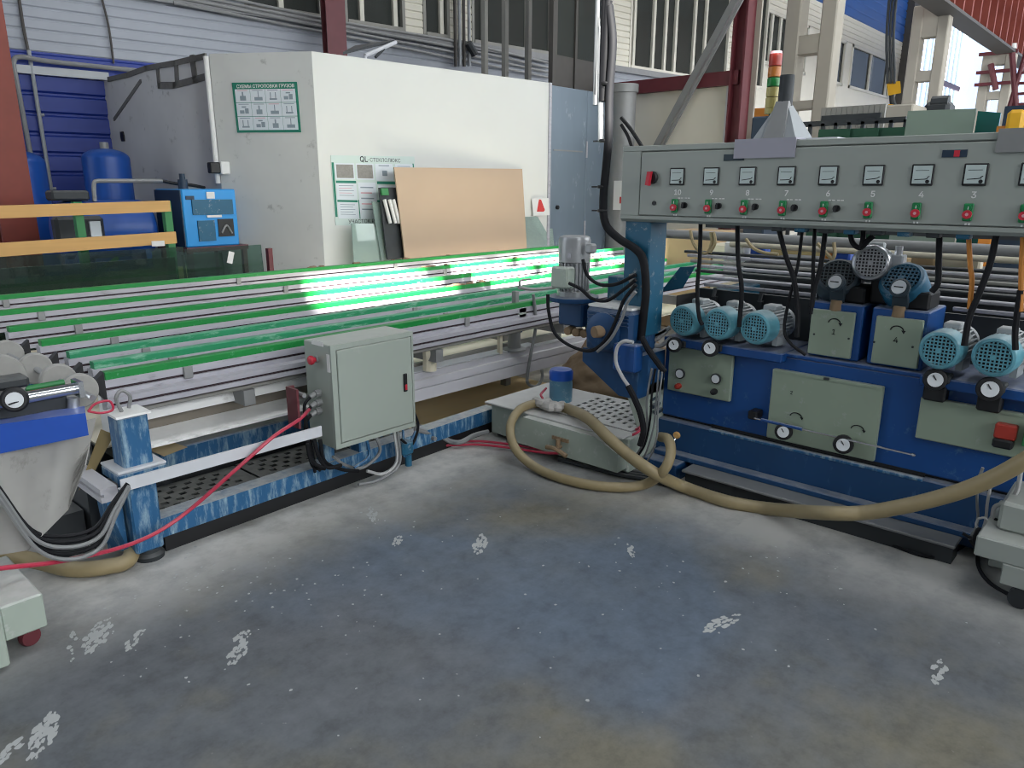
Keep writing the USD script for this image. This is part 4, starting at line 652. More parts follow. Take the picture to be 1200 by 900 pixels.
for k, (pts, r, m) in enumerate((([(440, 510), (445, 530), (425, 548), (405, 545), (390, 535)], .009, 'grey_cable'), ([(462, 505), (465, 540), (450, 555), (430, 552)], .009, 'white_cable'), ([(466, 505), (468, 543), (445, 562), (420, 568)], .009, 'grey_cable'), ([(472, 500), (474, 535), (480, 520), (487, 505)], .007, 'frame_blue'), ([(484, 480), (490, 500), (482, 522), (470, 515)], .008, 'black_cable'), ([(375, 515), (380, 540), (400, 550), (420, 552)], .01, 'black_cable'), ([(368, 515), (374, 536), (384, 548), (400, 545)], .01, 'black_cable'), ([(360, 520), (365, 540), (378, 548)], .01, 'black_cable'), ([(430, 515), (432, 535), (415, 548)], .008, 'frame_blue'))):
    t.p('cable', tube([at(x, y, Y=3.12 - .008 * k) for x, y in pts], r, 6), m)
t.p('plug', cat(bx(2.5, 2.58, 3.08, 3.15, .12, .2, .01), cyl((2.55, 3.1, .12), (2.55, 3.1, .05), .02, n=10)), 'teal_blue')
solo('floor_conduit', tube([at(x, y, Z=z) for x, y, z in ((487, 503, .2), (500, 507, .15), (515, 510, .1), (527, 517, .05), (540, 518, .05), (556, 510, .06), (572, 506, .06))], .016, 8), 'grey_cable', 'pale flexible conduit from the cabinet to the pump tank', 'conduit')

# ================================================================ LEFT MACHINE END
t = Thing('exit_beam', 'bright blue beam end of the left machine with a chrome rod and round gauge', 'machine end', loc=(.6, 2.9, .7))
A, B = at(100, 484, Z=.80), at(0, 497, Z=.80); B = B + (B - A) * .8; dn = np.array([0, 0, -.1]); n_ = np.array([-(B - A)[1], (B - A)[0], 0]); n_ = -n_ / np.linalg.norm(n_) * .1
if n_[1] < 0: n_ = -n_
t.p('beam', hullof([A, B, A + dn * .85, B + dn * 1.2, A + n_, B + n_, A + n_ + dn * .85, B + n_ + dn * 1.2]), 'bright_blue'); dA = (A - B) / np.linalg.norm(A - B)
q0, q1 = at(30, 466, Y=2.98), at(90, 455, Y=2.98); t.p('chrome_rod', cat(tube([q0 - (q1 - q0) * .8, q1], .022, 14), bx(q1[0] - .005, q1[0] + .012, 2.94, 3.02, q1[2] - .03, q1[2] + .03)), 'chrome'); t.p('green_rod', tube([at(30, 456, Y=3.1), at(75, 448, Y=3.1)], .012), 'rack_green')
t.p('support', cyl(at(86, 466, Y=2.98), (at(86, 486, Y=2.98)), .022, n=14), 'silver'); t.p('undercarriage', hullof([at(x, y, Y=2.99 + d) for x, y in ((20, 472), (78, 462), (78, 484), (-40, 494)) for d in (0, .06)]), 'dark_steel')
c = at(17, 468, Y=2.9); g = t.p('gauge', lathe([(.02, -.03), (.04, -.025), (.043, -.01), (.043, .01), (.036, .016)], c, (-.25, -1, .1), 28), 'black'); fd = np.array([-.25, -1, .1]); fd /= np.linalg.norm(fd); f_ = t.p('dial_face', cyl(c + fd * .016, c + fd * .02, .027, n=24), 'dial_white', g); t.p('needle', tube([c + fd * .021 + np.array([-.02, 0, -.012]), c + fd * .021 + np.array([.018, 0, -.006])], .003, 5), 'black', g); t.p('clamp', bx(c[0] - .05, c[0] + .06, c[1] + .02, c[1] + .1, c[2] + .03, c[2] + .07, .01), 'dark_steel')
t.p('wheel_arc', lathe([(.05, -.02), (.085, -.02), (.09, 0), (.085, .02), (.05, .02)], at(-2, 444, Y=3.05), (0, -1, 0), 28), 'disc_grey')
# hanging grey splash curtain
tops = [(-90, 500), (-50, 500), (-10, 502), (30, 500), (65, 497), (90, 495), (112, 490)]; bots = [(-90, 668), (-50, 660), (0, 650), (32, 645), (55, 622), (80, 597), (100, 545)]; G = []
for i, ((a, b), (c_, d_)) in enumerate(zip(tops, bots)):
    row = []
    for k in range(9):
        f = k / 8; x, y = a + (c_ - a) * f, b + (d_ - b) * f; row.append(at(x, y, Y=3.0 + .05 * math.sin(2.2 * i + 3.0 * f) - .06 * f))
    G.append(row)
solo('splash_curtain', sheet(G, .004), 'tarp', 'grey stained plastic sheet hanging below the blue beam at far left', 'curtain', smooth=60)
t = Thing('wood_plank', 'old wooden plank leaning beside the left blue post', 'plank', loc=(1.0, 3.3, .3)); t.p('plank', hullof([at(x, y, Y=3.33 + d) for x, y in ((118, 503), (134, 509), (106, 562), (92, 575)) for d in (0, .05)]), 'old_wood')
t = Thing('black_cable_bundle', 'bundle of black cables sagging from the left machine to the blue post', 'cables', loc=(.75, 2.9, .3))
for k in range(6): o_ = np.array([0, -.012 * (k % 3), -.011 * k + .02]); t.p('cable', tube([at(x, y, Y=2.92) + o_ * f for x, y, f in ((-40, 520, 1), (0, 578, 1), (38, 628, 1.2), (75, 637, 1.5), (112, 626, 1.3), (132, 595, .8), (150, 568, .3))], .008, 6), 'black_cable' if k % 3 != 2 else 'grey_cable')
solo('suction_hose', tube([at(-60, 640, Z=.2), at(0, 649, Z=.13), at(45, 658, Z=.06), at(85, 667, Z=.04), at(125, 664, Z=.036), at(152, 654, Z=.036), (1.16, 3.42, .05)], .034, 14), 'rubber_hose', 'thick beige hose lying on the floor at lower left', 'hose')
solo('red_air_hose', tube([at(-30, 672, Y=2.8), at(0, 666, Y=2.85), at(75, 657, Y=2.92), at(155, 637, Y=3.02), at(210, 607, Y=3.05), at(280, 547, Y=2.97), at(320, 512, Y=2.95), at(350, 492, Y=3.02), at(362, 480, Y=3.1)], .009, 8), 'red_hose', 'thin red air hose crossing the blue post up to the cabinet', 'hose')
solo('red_loop', tube([at(103, 482, Y=3.12), at(112, 473, Y=3.12), at(128, 470, Y=3.12), at(132, 480, Y=3.12), at(118, 484, Y=3.12), at(103, 482, Y=3.12)], .005, 6), 'red_hose', 'small red cable loop beside the top of the left blue post', 'cable')
t = Thing('coolant_tank', 'green-grey coolant tank on castors at the lower left edge', 'coolant tank', loc=(.35, 2.95, 0))
t.p('skirt', bx(-.1, .475, 2.72, 3.2, 0.02, .245, .006), 'tank_green'); t.p('overhang', bx(.475, .605, 2.74, 3.15, .10, .23, .006), 'tank_green'); t.p('dusty_lid', bx(-.1, .46, 2.8, 3.2, .245, .262, .004), 'tray_white')
w = t.p('castor', lathe([(.012, -.016), (.032, -.016), (.036, -.006), (.036, .006), (.032, .016), (.012, .016)], (.565, 2.84, .036), (.25, -1, 0), 20), 'maroon'); t.p('castor_fork', cat(bx(.545, .585, 2.86, 2.9, .03, .10)), 'dark_steel', w); t.p('pump', lathe([(.06, 0), (.06, .1), (.045, .13), (.02, .14)], (.44, 3.0, .26), n=20), 'motor_grey')

# ================================================================ PUMP TANK in the corner between the machines
t = Thing('pump_tank', 'dusty green-grey pump tank with a perforated lid in the corner between the machines', 'pump tank', loc=(3.6, 2.6, 0))
t.p('body', bx(3.34, 3.95, 2.13, 3.2, .03, .235, .008), 'tank_green'); t.p('front_panel', hullof([(x, y, z) for x in (3.245, 3.345) for y, z in ((2.14, .06), (2.14, .17), (2.3, .235), (2.84, .235), (2.9, .19), (2.9, .06))]), 'tank_green'); t.p('lid_edge', bx(3.3, 3.95, 2.15, 3.22, .235, .248, .004), 'grating_white')
t.p('perforated_lid', perforated(3.42, 3.93, 2.17, 2.8, .25, (.07, .06), (.04, .026)), 'grating_white', smooth=False); t.p('lid_underside', bx(3.42, 3.93, 2.17, 2.8, .2485, .2495), 'black')  # black sheet below the lid paints the shade seen through its holes
p = at(657, 523, X=3.245); t.p('drain_handle', cat(cyl((3.245, p[1], p[2]), (3.2, p[1], p[2]), .012, n=8), tube([(3.2, p[1] + .07, p[2] - .01), (3.19, p[1], p[2]), (3.2, p[1] - .08, p[2] - .03)], .014, 8), bx(3.235, 3.246, p[1] - .06, p[1] + .06, p[2] + .035, p[2] + .055), cyl((3.22, p[1], p[2]), (3.22, p[1], p[2] + .05), .014, n=8)), 'sack')
for y in (2.2, 3.1): t.p('foot', bx(3.4, 3.5, y, y + .1, 0, .03), 'dark_steel')
j = at(657, 470, Z=.25); t = Thing('pump_motor', 'small blue pump with a bright blue cap on the pump tank', 'pump', loc=(j[0], j[1], .25)); jr = .075
t.p('body', lathe([(jr, 0), (jr * 1.0, .12), (jr * .96, .15)], (j[0], j[1], .25), n=24), 'jar_body'); t.p('cap', lathe([(jr * 1.02, .15), (jr * 1.02, .2), (jr * .9, .215), (jr * .3, .22)], (j[0], j[1], .25), n=24), 'jar_blue')
G = []; rg = np.random.default_rng(11); sphere = trimesh.creation.icosphere(4); V = sphere.vertices.copy(); dsp = meshkit.fbm(V * 2.1 + 5, 4, 3); V *= (1 + .5 * (dsp - .5))[:, None]; V = V * np.array([.5, .42, .34]) + np.array([4.55, 3.0, .2]); V[:, 2] = np.maximum(V[:, 2], .001)
solo('brown_sack_heap', trimesh.Trimesh(V, sphere.faces, process=False), 'sack', 'brown dusty sacking heap behind the pump tank', 'sacking', smooth=60)
def hz(pts): return [at(x, y, Z=z) for x, y, z in pts]
solo('drain_hose', tube(hz([(648, 476, .27), (668, 480, .28), ]) + [at(690, 491, X=3.3), at(712, 512, X=3.205), at(735, 532, X=3.19), at(765, 553, X=3.18)] + hz([(800, 570, .04), (850, 587, .035), (900, 596, .035)]) + [at(965, 601, X=3.25)] + [at(x, y, X=3.3) for x, y in ( (1010, 601), (1050, 595), (1090, 586), (1130, 574), (1170, 557), (1215, 532), (1275, 500), (1330, 478))], .033, 14), 'rubber_hose', 'long beige hose running from the pump tank along the foot of the blue machine', 'hose')
solo('loop_hose', tube(hz([(640, 473, .27), (622, 474, .28), (607, 482, .26), (598, 500, .2), (602, 522, .12), (618, 541, .05), (645, 556, .032), (685, 567, .032), (725, 571, .032), (757, 567, .05), ]) + [at(778, 551, X=3.2), at(786, 531, X=3.25), at(783, 515, X=3.3), at(774, 512, X=3.36)], .027, 14), 'rubber_hose', 'beige hose looped on the floor in front of the pump tank', 'hose')
solo('hose_rag', cat(*[tube([at(x, y, Z=.28), at(x + 8, y + 3, Z=.3), at(x + 14, y + 1, Z=.28)], .03, 8) for x, y in ((628, 470), (636, 474), (645, 474))]), 'rag', 'grey rag wrapped over the hose ends on the pump tank', 'rag')
solo('red_tie', tube([at(636, 467, Z=.3), at(634, 462, Z=.32), at(640, 455, Z=.34)], .008, 6), 'red_hose', 'short red tie sticking up beside the blue pump', 'tie')
t = Thing('red_floor_hoses', 'pair of thin red hoses lying along the pump tank', 'hoses', loc=(3.2, 2.5, 0))
for k in range(2): t.p('hose', tube(hz([(520, 519 + 3 * k, .02), (560, 517 + 4 * k, .02), (600, 521 + 4 * k, .03), (645, 527 + 4 * k, .06), (690, 523 + 4 * k, .13), (725, 510 + 4 * k, .2), (748, 502 + 4 * k, .26), (757, 488, .3)]), .008, 6), 'red_hose')

# stone crumbs and glass chips left on the sunlit rails
rg = np.random.default_rng(5); ms = []
for _ in range(46):
    i = int(rg.integers(3, 7)) if rg.random() < .8 else 5; x = float(rg.choice([5.2, 6.3, 7.2, 4.3])) + rg.normal(0, .25); m = trimesh.creation.icosphere(1, .5); m.vertices *= rg.uniform(.6, 1.2, (len(m.vertices), 1)); m.vertices *= [rg.uniform(.04, .12), .05, rg.uniform(.012, .035)]; ms.append(mv(m, (x, RY[i] + .03, .802)))
q = solo('stone_crumbs', cat(*ms), 'sack', 'brown and white crumbs scattered over the sunlit green rails', 'crumbs'); keys(stage.GetPrimAtPath(q), kind='stuff')

# ================================================================ BLUE EDGING MACHINE (right)
YL, YE = 2.12, -1.4            # left end and the end beyond the frame
t = Thing('edging_machine', 'large blue glass edging machine with pale green doors along the right', 'edging machine', loc=(4.3, .5, 0)); MACH = t
t.p('body', bx(3.66, 4.02, YE, YL, .315, .765, .006), 'machine_blue'); t.p('base', bx(3.63, 5.4, YE, YL + .02, .03, .30, .008), 'base_blue'); t.p('seam_strip', bx(3.68, 4.0, YE, YL, .30, .315), 'black')
t.p('rear_body', bx(4.02, 5.4, YE, YL, .30, .72), 'dark_steel'); t.p('base_ledge', bx(3.625, 3.65, .72, 1.80, .285, .303, .004), 'frame_blue'); t.p('dark_slot', bx(3.655, 3.662, .72, 1.80, .303, .322), 'black')
t.p('plinth_rail', bx(3.44, 3.60, .52, 1.85, .085, .10, .004), 'rail_steel'); t.p('plinth_face', bx(3.47, 3.58, .53, 1.84, .0, .085), 'dark_steel'); t.p('plinth_rail', bx(3.56, 3.63, -.3, 2.1, .10, .13, .004), 'base_blue'); t.p('plinth_rail', bx(3.47, 3.63, 1.9, 2.12, .0, .10, .004), 'base_blue')
t.p('upper_ledge', bx(3.655, 4.0, YE, 1.62, .765, .785, .004), 'machine_blue'); t.p('motor_shelf', bx(3.6, 4.0, 1.42, 2.1, .74, .79, .006), 'machine_blue'); t.p('motor_shelf', bx(3.6, 4.0, -.9, .79, .74, .79, .006), 'machine_blue')
def plate_door(y0, y1, z0, z1, x=3.66, th=.028, label=None, name='door'): return t.p(name, cat(bx(x - th, x, y0, y1, z0, z1, .005), bx(x - th - .004, x - th + .004, y0 + .004, y1 - .004, z1 - .014, z1 - .002)), 'door_green', label=label)
small = plate_door(1.695, 2.08, .475, .735, label='small pale green door with two gauges and two knobs'); big = plate_door(.94, 1.475, .327, .70, label='wide pale green door with the thin rod in front'); right = plate_door(-.25, .78, .487, .685, label='pale green door with the red switch')
for y in (1.2,): t.p('latch', bx(3.62, 3.634, y - .012, y + .012, .69, .70), 'dark_steel', big)
# raised grinding-head boxes with green fronts
for y0, y1, lab in ((1.085, 1.325, '1'), (.805, 1.045, '4')):
    b = t.p('head_box', bx(3.68, 3.98, y0, y1, .79, 1.06, .006), 'machine_blue'); fr = t.p('head_cover', bx(3.66, 3.68, y0 + (.03 if y0 > 1 else .015), y1 - .005 - (0 if y0 > 1 else .02), .80, 1.025, .004), 'door_green')
    c = np.array([3.659, (y0 + y1) / 2, .965]); t.p('arrow_mark', tube([c + np.array([0, .028 * math.cos(a), .022 * math.sin(a)]) for a in np.linspace(.1, PI - .1, 7)], .003, 5), 'black', fr); t.p('arrow_tip', hullof([c + np.array([0, -.028 + dy, dz]) for dy, dz in ((-.01, .004), (.01, .004), (-.002, -.012))] + [c + np.array([.001, -.028, 0])]), 'black', fr)
    t.p('number_mark', words(lab, .026, c + np.array([0, 0, -.055]), (0, -1, 0), (0, 0, 1)), 'black', fr)
    t.p('screw', cat(*[cyl((3.662, y, .9), (3.656, y, .9), .005, n=8) for y in (y0 + .045, y1 - .03)]), 'dark_steel', fr)
# marks on the wide door
for y in (1.33, 1.03):
    c = np.array([3.629, y, .47]); t.p('arrow_mark', tube([c + np.array([0, .03 * math.cos(a), .022 * math.sin(a)]) for a in np.linspace(.1, PI - .1, 7)], .0025, 5), 'black', big); t.p('arrow_tip', hullof([c + np.array([0, -.03 + dy, dz]) for dy, dz in ((-.009, .004), (.009, .004), (-.002, -.01))] + [c + np.array([.001, -.03, 0])]), 'black', big)
p = at(927, 462, X=3.631); t.p('number_mark', words('2', .018, p, (0, -1, 0), (0, 0, 1)), 'dark_steel', big)
# adjusting wheels with white dials
def dial(c, r, d=(-1, -.25, .15), base=None, holder=True, parent=None):
    d = np.array(d, float); d /= np.linalg.norm(d); c = np.array(c, float); g = t.p('adjusting_dial', lathe([(r * .5, -.03), (r * 1.35, -.022), (r * 1.45, -.010), (r * 1.38, .002), (r, .006)], c, d, 20), 'black', parent); t.p('dial_face', cyl(c + d * .006, c + d * .011, r * .92, n=22), 'dial_white', g) if parent is None else None
    a = np.cross(d, (0, 0, 1)); a /= np.linalg.norm(a)
    if parent is None:
        t.p('needle', tube([c + d * .012 - a * r * .1, c + d * .012 + np.array([0, 0, r * .6]) + a * r * .3], .0025, 5), 'black', g)
        if holder: t.p('dial_holder', cat(bx(c[0] + .03, c[0] + .10, c[1] - .05, c[1] - .01, c[2] - .02, c[2] + .02, .006), cyl(c - d * .02, c - d * .1, .014, n=10)), 'dark_steel', g)
    return g
for px, py, X, r, h in ((790, 404, 3.56, .03, 1), (832, 408, 3.56, .033, 1), (918, 506, 3.57, .031, 0), (988, 521, 3.57, .033, 0), (1096, 445, 3.56, .034, 1), (1160, 456, 3.56, .036, 1)): dial(at(px, py, X=X), r, holder=bool(h))
for px, py in ((1096, 457), (1160, 469)): p = at(px, py, X=3.6); t.p('dial_bracket', bx(3.585, 3.66, p[1] - .045, p[1] + .045, p[2] - .05, p[2] + .02, .008), 'black')
for px, py in ((798, 437.5), (840, 443.5)):
    p = at(px, py, X=3.63); g = t.p('pressure_gauge', lathe([(.026, 0), (.03, .006), (.03, .014), (.025, .017)], p, (-1, 0, 0), 22), 'dark_steel'); t.p('dial_face', cyl(p - np.array([.016, 0, 0]), p - np.array([.0185, 0, 0]), .023, n=20), 'dial_white', g)
for (px, py), m in (((796, 452), 'lamp_red'), ((838, 458.5), 'black')): p = at(px, py, X=3.63); t.p('valve_knob', lathe([(.016, 0), (.018, .012), (.015, .03), (.006, .034)], p, (-1, 0, 0), 14), m)
p = at(884, 489, X=3.6); t.p('rod_bracket', cat(bx(3.58, 3.66, p[1] - .02, p[1] + .03, p[2] - .01, p[2] + .035, .006)), 'black'); a, b = at(884, 490, X=3.575), at(1070, 533, X=3.575); t.p('adjusting_rod', tube([a, b], .005, 8), 'chrome'); t.p('rod_sleeve', tube([a + (b - a) * .05, a + (b - a) * .33], .009, 8), 'machine_blue'); t.p('rod_end', lathe([(.004, -.01), (.009, 0), (.004, .01)], b, (0, -1, 0), 10), 'chrome')
p = at(1176, 505, X=3.62); s = t.p('interlock_switch', bx(3.59, 3.634, p[1] - .05, p[1] + .03, p[2] - .03, p[2] + .035, .006), 'lamp_red', label='red interlock switch'); t.p('switch_head', bx(3.585, 3.63, p[1] - .045, p[1] + .03, p[2] - .07, p[2] - .03, .008), 'black', s); t.p('switch_guard', bx(3.58, 3.634, p[1] - .105, p[1] - .075, p[2] - .04, p[2] + .06, .004), 'rack_green')
p = at(793, 510, X=3.6); t.p('side_knob', lathe([(.01, -.02), (.022, 0), (.014, .012)], p, (-1, -.2, 0), 14), 'pine'); t.p('knob_rod', tube([p + np.array([.02, 0, 0]), at(787, 520, X=3.58)], .005, 6), 'chrome')
# inner rails and pipes seen between machine and console
t.p('splash_wall', bx(4.0, 4.02, YE, 2.12, .765, 1.02), 'motor_dark' if False else 'dark_steel'); t.p('bright_rail', bx(3.985, 4.0, 1.36, 2.08, 1.035, 1.055, .004), 'alu'); t.p('bright_rail', bx(3.985, 4.0, YE, .78, 1.035, 1.055, .004), 'alu')
for y in (2.0, 1.72): t.p('rail_bolt', cat(cyl((3.98, y, 1.03), (3.96, y, .98), .012, n=8), bx(3.96, 3.99, y - .015, y + .015, .95, .985)), 'dark_steel')
for k, (x, z, m) in enumerate(((4.14, 1.075, 'alu'), (4.24, 1.10, 'dark_steel'), (4.36, 1.115, 'alu'), (4.46, 1.135, 'frame_grey'), (4.56, 1.16, 'alu'), (4.66, 1.175, 'dark_steel'))): t.p('guide_rail', bx(x, x + .05, YE, 2.2 + .08 * k, z - .018, z, .004), m)
t.p('upper_pipe', cyl((4.6, YE, 1.285), (4.6, 2.75, 1.285), .03, n=14), 'steel_grey'); t.p('upper_pipe', cyl((4.75, YE, 1.23), (4.75, 2.3, 1.23), .022, n=12), 'tray_cream'); t.p('upper_beam', bx(4.95, 5.1, YE, 2.6, 1.32, 1.44), 'dark_steel')
t.p('rear_bed', bx(4.75, 5.5, YE, 2.2, .72, 1.12, .01), 'dark_steel'); t.p('hood', bx(4.02, 4.6, 2.0, 2.12, .72, 1.0, .006), 'teal_blue')
t.p('entry_deflector', hullof([at(x, y, X=3.9 + d) for x, y in ((774, 342), (797, 313), (815, 312), (800, 338)) for d in (0, .01)]), 'teal_blue', label='teal deflector plate at the entry'); t.p('entry_plate', hullof([(3.75, 2.12, .8), (3.75, 2.12, 1.0), (3.95, 2.12, 1.0), (3.95, 2.12, .8), (3.75, 2.10, .8), (3.95, 2.10, 1.0)]), 'black')
# post and drive end
po = t.p('console_post', bx(3.45, 3.62, 2.13, 2.29, .80, 1.425, .006), 'teal_blue', label='teal-blue post carrying the control console'); t.p('console_post', bx(3.46, 3.6, -1.1, -.95, .765, 1.425, .006), 'teal_blue')
for k, y in enumerate((322, 328, 334, 342)): p = at(745, y, X=3.45); t.p('cable_gland', cyl(p, p + np.array([-.03, .02, -.006]), .011, n=8), 'steel_grey', po)
t.p('terminal_box', bx(3.56, 3.68, 2.31, 2.47, .93, 1.10, .006), 'teal_blue'); g = t.p('gearbox', cat(bx(3.34, 3.62, 2.15, 2.46, .70, .95, .02), *[bx(3.33, 3.345, 2.17, 2.44, .86 + .02 * k, .868 + .02 * k) for k in range(4)]), 'base_blue'); t.p('dusty_lid', bx(3.35, 3.6, 2.16, 2.45, .95, .965, .004), 'tray_white', g)
c = at(707, 388, X=3.33); t.p('gear_cover', lathe([(.105, 0), (.105, .02), (.09, .03), (.06, .034)], c + np.array([.01, 0, 0]), (-1, -.1, 0), 28), 'base_blue', g); t.p('shaft_stub', cyl(c, c + np.array([-.06, .02, 0]), .036, .032, n=16), 'sack', g)
t.p('drive_guard', hullof([(x, y, z) for x in (3.38, 3.66) for y, z in ((2.50, .70), (2.12, .70), (2.12, .46), (2.24, .46), (2.50, .62))]), 'base_blue'); j = t.p('junction_box', bx(3.32, 3.4, 2.105, 2.25, .62, .775, .008), 'machine_blue'); t.p('end_skirt', hullof([(x, y, z) for x in (3.5, 3.7) for y, z in ((2.3, .52), (2.12, .52), (2.12, .2), (2.16, .2))]), 'tank_green')
t.p('end_fitting', cat(*[cyl((3.6, 2.09 + .02 * k, .36 + .035 * (k % 3)), (3.52, 2.08 + .025 * k, .36 + .03 * (k % 3)), .014, n=8) for k in range(5)]), 'motor_dark')

# vertical grey drive motor on its blue bracket
c0 = at(672, 346, X=3.5); mx_, my_ = 3.5, c0[1]; zT, zB = at(672, 276, X=3.5)[2], c0[2]; H = zT - zB; R = .094
t = Thing('drive_motor', 'upright grey electric motor with a cooling-fin body at the left end of the blue machine', 'electric motor', loc=(mx_, my_, zB))
t.p('fan_cowl', lathe([(R, H * .57), (R, H * .93), (R * .93, H * .985), (R * .75, H)], (mx_, my_, zB), n=32), 'motor_grey'); fins = [rx(bx(R * .8, R * .97, -.004, .004, 0.03, H * .56), a, (0, 0, 1)) for a in np.linspace(0, 2 * PI, 25)[:-1]]; t.p('finned_body', mv(cat(lathe([(R * .84, .02), (R * .84, H * .56)], n=24), *fins), (mx_, my_, zB)), 'motor_grey')
t.p('end_flange', lathe([(R * 1.05, 0), (R * 1.05, .03), (R * .9, .035)], (mx_, my_, zB), n=28), 'motor_grey'); p = at(661, 323, X=3.42); t.p('terminal_box', bx(p[0] - .06, p[0] + .02, p[1] - .07, p[1] + .055, p[2] - .07, p[2] + .055, .01), 'tank_green'); p = at(688, 291, X=3.44); t.p('brake_lever', bx(p[0], p[0] + .06, p[1] - .03, p[1] + .02, p[2] - .03, p[2] + .025, .01), 'motor_grey')
p = at(665, 300, X=3.41); t.p('name_plate', bx(p[0] - .002, p[0] + .004, p[1] - .02, p[1] + .02, p[2] - .012, p[2] + .016), 'alu'); p = at(657, 295, X=3.42); t.p('round_mark', cyl((3.425, p[1], at(658, 317, X=3.42)[2]), (3.41, p[1], at(658, 317, X=3.42)[2]), .014, n=12), 'white_plastic')
t = Thing('motor_bracket', 'blue bracket and gear housing under the upright grey motor', 'bracket', loc=(mx_, my_, .78))
t.p('mounting_disc', lathe([(.145, -.03), (.15, -.02), (.15, -.004), (.14, 0)], (mx_, my_, zB), n=36), 'base_blue'); t.p('housing', bx(mx_ - .07, mx_ + .1, my_ - .12, my_ + .06, .80, zB - .03, .01), 'base_blue'); t.p('arm', bx(mx_ - .02, mx_ + .15, my_ - .2, my_ - .1, .78, zB - .05, .01), 'black')
for k in range(3): t.p('chain_roller', cyl((mx_ - .02, my_ - .02 - .06 * k, .775 - .01 * (k % 2)), (mx_ - .08, my_ - .02 - .06 * k, .77), .025, n=10), 'sack')

# light blue spindle motors: one built, the others copied
def make_motor(label, loc, rz, rot=None, cowl='motor_teal', body='motor_alu', group=None, k=1.0):
    t = Thing('spindle_motor', label, 'electric motor', loc=loc, local=True, group=group); r = .086 * k
    if rot: t.x.ClearXformOpOrder(); t.x.GetPrim().RemoveProperty('xformOp:rotateXYZ'); t.x.AddTranslateOp().Set(Gf.Vec3d(*map(float, loc))); t.x.AddRotateXYZOp().Set(Gf.Vec3f(*rot))
    else: t.x.GetPrim().GetAttribute('xformOp:rotateXYZ').Set(Gf.Vec3f(0, 0, math.degrees(rz)))
    d = (1, 0, 0)
    cw = t.p('fan_cowl', lathe([(r * .70, .014), (r * .74, .012), (r * .74, .004), (r * .80, 0), (r * .92, .006), (r, .022), (r, .10), (r * .97, .104)], d=d, n=36), cowl); t.p('grille_back', cyl((.008, 0, 0), (.0115, 0, 0), r * .735, n=28), 'black', cw)
    bars = []
    for k in np.linspace(-.62, .62, 8):
        h = r * math.sqrt(max(0, .74 ** 2 - k * k)); bars += [bx(-.002, .004, k * r - .0026, k * r + .0026, -h, h), bx(-.002, .004, -h, h, k * r - .0026, k * r + .0026)]
    t.p('fan_grille', cat(*bars, cyl((-.004, 0, 0), (.004, 0, 0), r * .14, n=14)), cowl, cw)
    t.p('finned_body', cat(lathe([(r * .80, .104), (r * .80, .26)], d=d, n=24), *[rx(bx(.106, .255, -.003, .003, r * .78, r * .97), a, (1, 0, 0)) for a in np.linspace(0, 2 * PI, 27)[:-1]]), body)
    t.p('end_flange', lathe([(r * .98, .255), (r * .98, .285), (r * .6, .29)], d=d, n=28), body); t.p('mounting_foot', bx(.12, .24, -r * .8, -r * .5, -r * 1.15, -r * .6), body); t.p('mounting_foot', bx(.12, .24, r * .5, r * .8, -r * 1.15, -r * .6), body)
    t.p('terminal_box', bx(.14, .22, -.035, .035, r * .85, r * 1.2, .006), body); t.p('shaft', cyl((.29, 0, 0), (.35, 0, 0), .016, n=12), 'silver'); return t
G_ = 'light blue spindle motors along the blue machine'
M = make_motor('light blue motor nearest the console post, above the small door', at(799, 376, X=3.54), -.06, group=G_)
for px, py, X, lab in ((840, 380, 3.54, 'light blue motor in the middle of the row of three'), (884, 385, 3.54, 'light blue motor at the right end of the row of three'), (1100, 411, 3.53, 'light blue motor just right of the raised green boxes'), (1164, 419, 3.53, 'light blue motor nearest the right edge of the photo')): dup(M, at(px, py, X=X), -.06, lab, scale=1.0)
make_motor('bright silver motor with a round grille above the raised green boxes', at(1020, 308, X=3.72), .0, rot=(0, 6, 10), cowl='silver', body='motor_alu')
make_motor('dark dusty motor tilted upward above the left raised box', at(982, 322, X=3.74), 0, rot=(0, 38, 14), cowl='motor_dark', body='motor_dark', k=1.2)
make_motor('tilted motor with a teal cowl above the right raised box', at(1056, 326, X=3.74), 0, rot=(0, 42, -10), cowl='teal_blue', body='motor_dark', k=1.2)
t = MACH
for (px, py) in ((979, 331), (1054, 337)):
    c = at(px, py, X=3.64); d = np.array([-1, .15, .45]); d /= np.linalg.norm(d); g = t.p('angle_dial', lathe([(.02, -.03), (.042, -.02), (.044, 0), (.036, .006)], c, d, 24), 'motor_dark'); t.p('dial_face', cyl(c + d * .005, c + d * .009, .032, n=24), 'dial_white', g); a = np.cross(d, (0, 0, 1)); a /= np.linalg.norm(a); t.p('needle', tube([c + d * .01 - a * .02, c + d * .01 + a * .02], .0025, 5), 'black', g)
    t.p('dial_stem', hullof([c + np.array([.02, -.03, -.02]), c + np.array([.02, .03, -.02]), c + np.array([.09, .03, -.02]), c + np.array([.09, -.03, -.02]), c + np.array([.05, -.035, -.1]), c + np.array([.05, .035, -.1]), c + np.array([.12, .0, -.1])]), 'motor_dark'); t.p('dial_foot', cyl(c + np.array([.05, 0, -.14]), c + np.array([.05, 0, -.09]), .03, .026, n=16), 'sack')
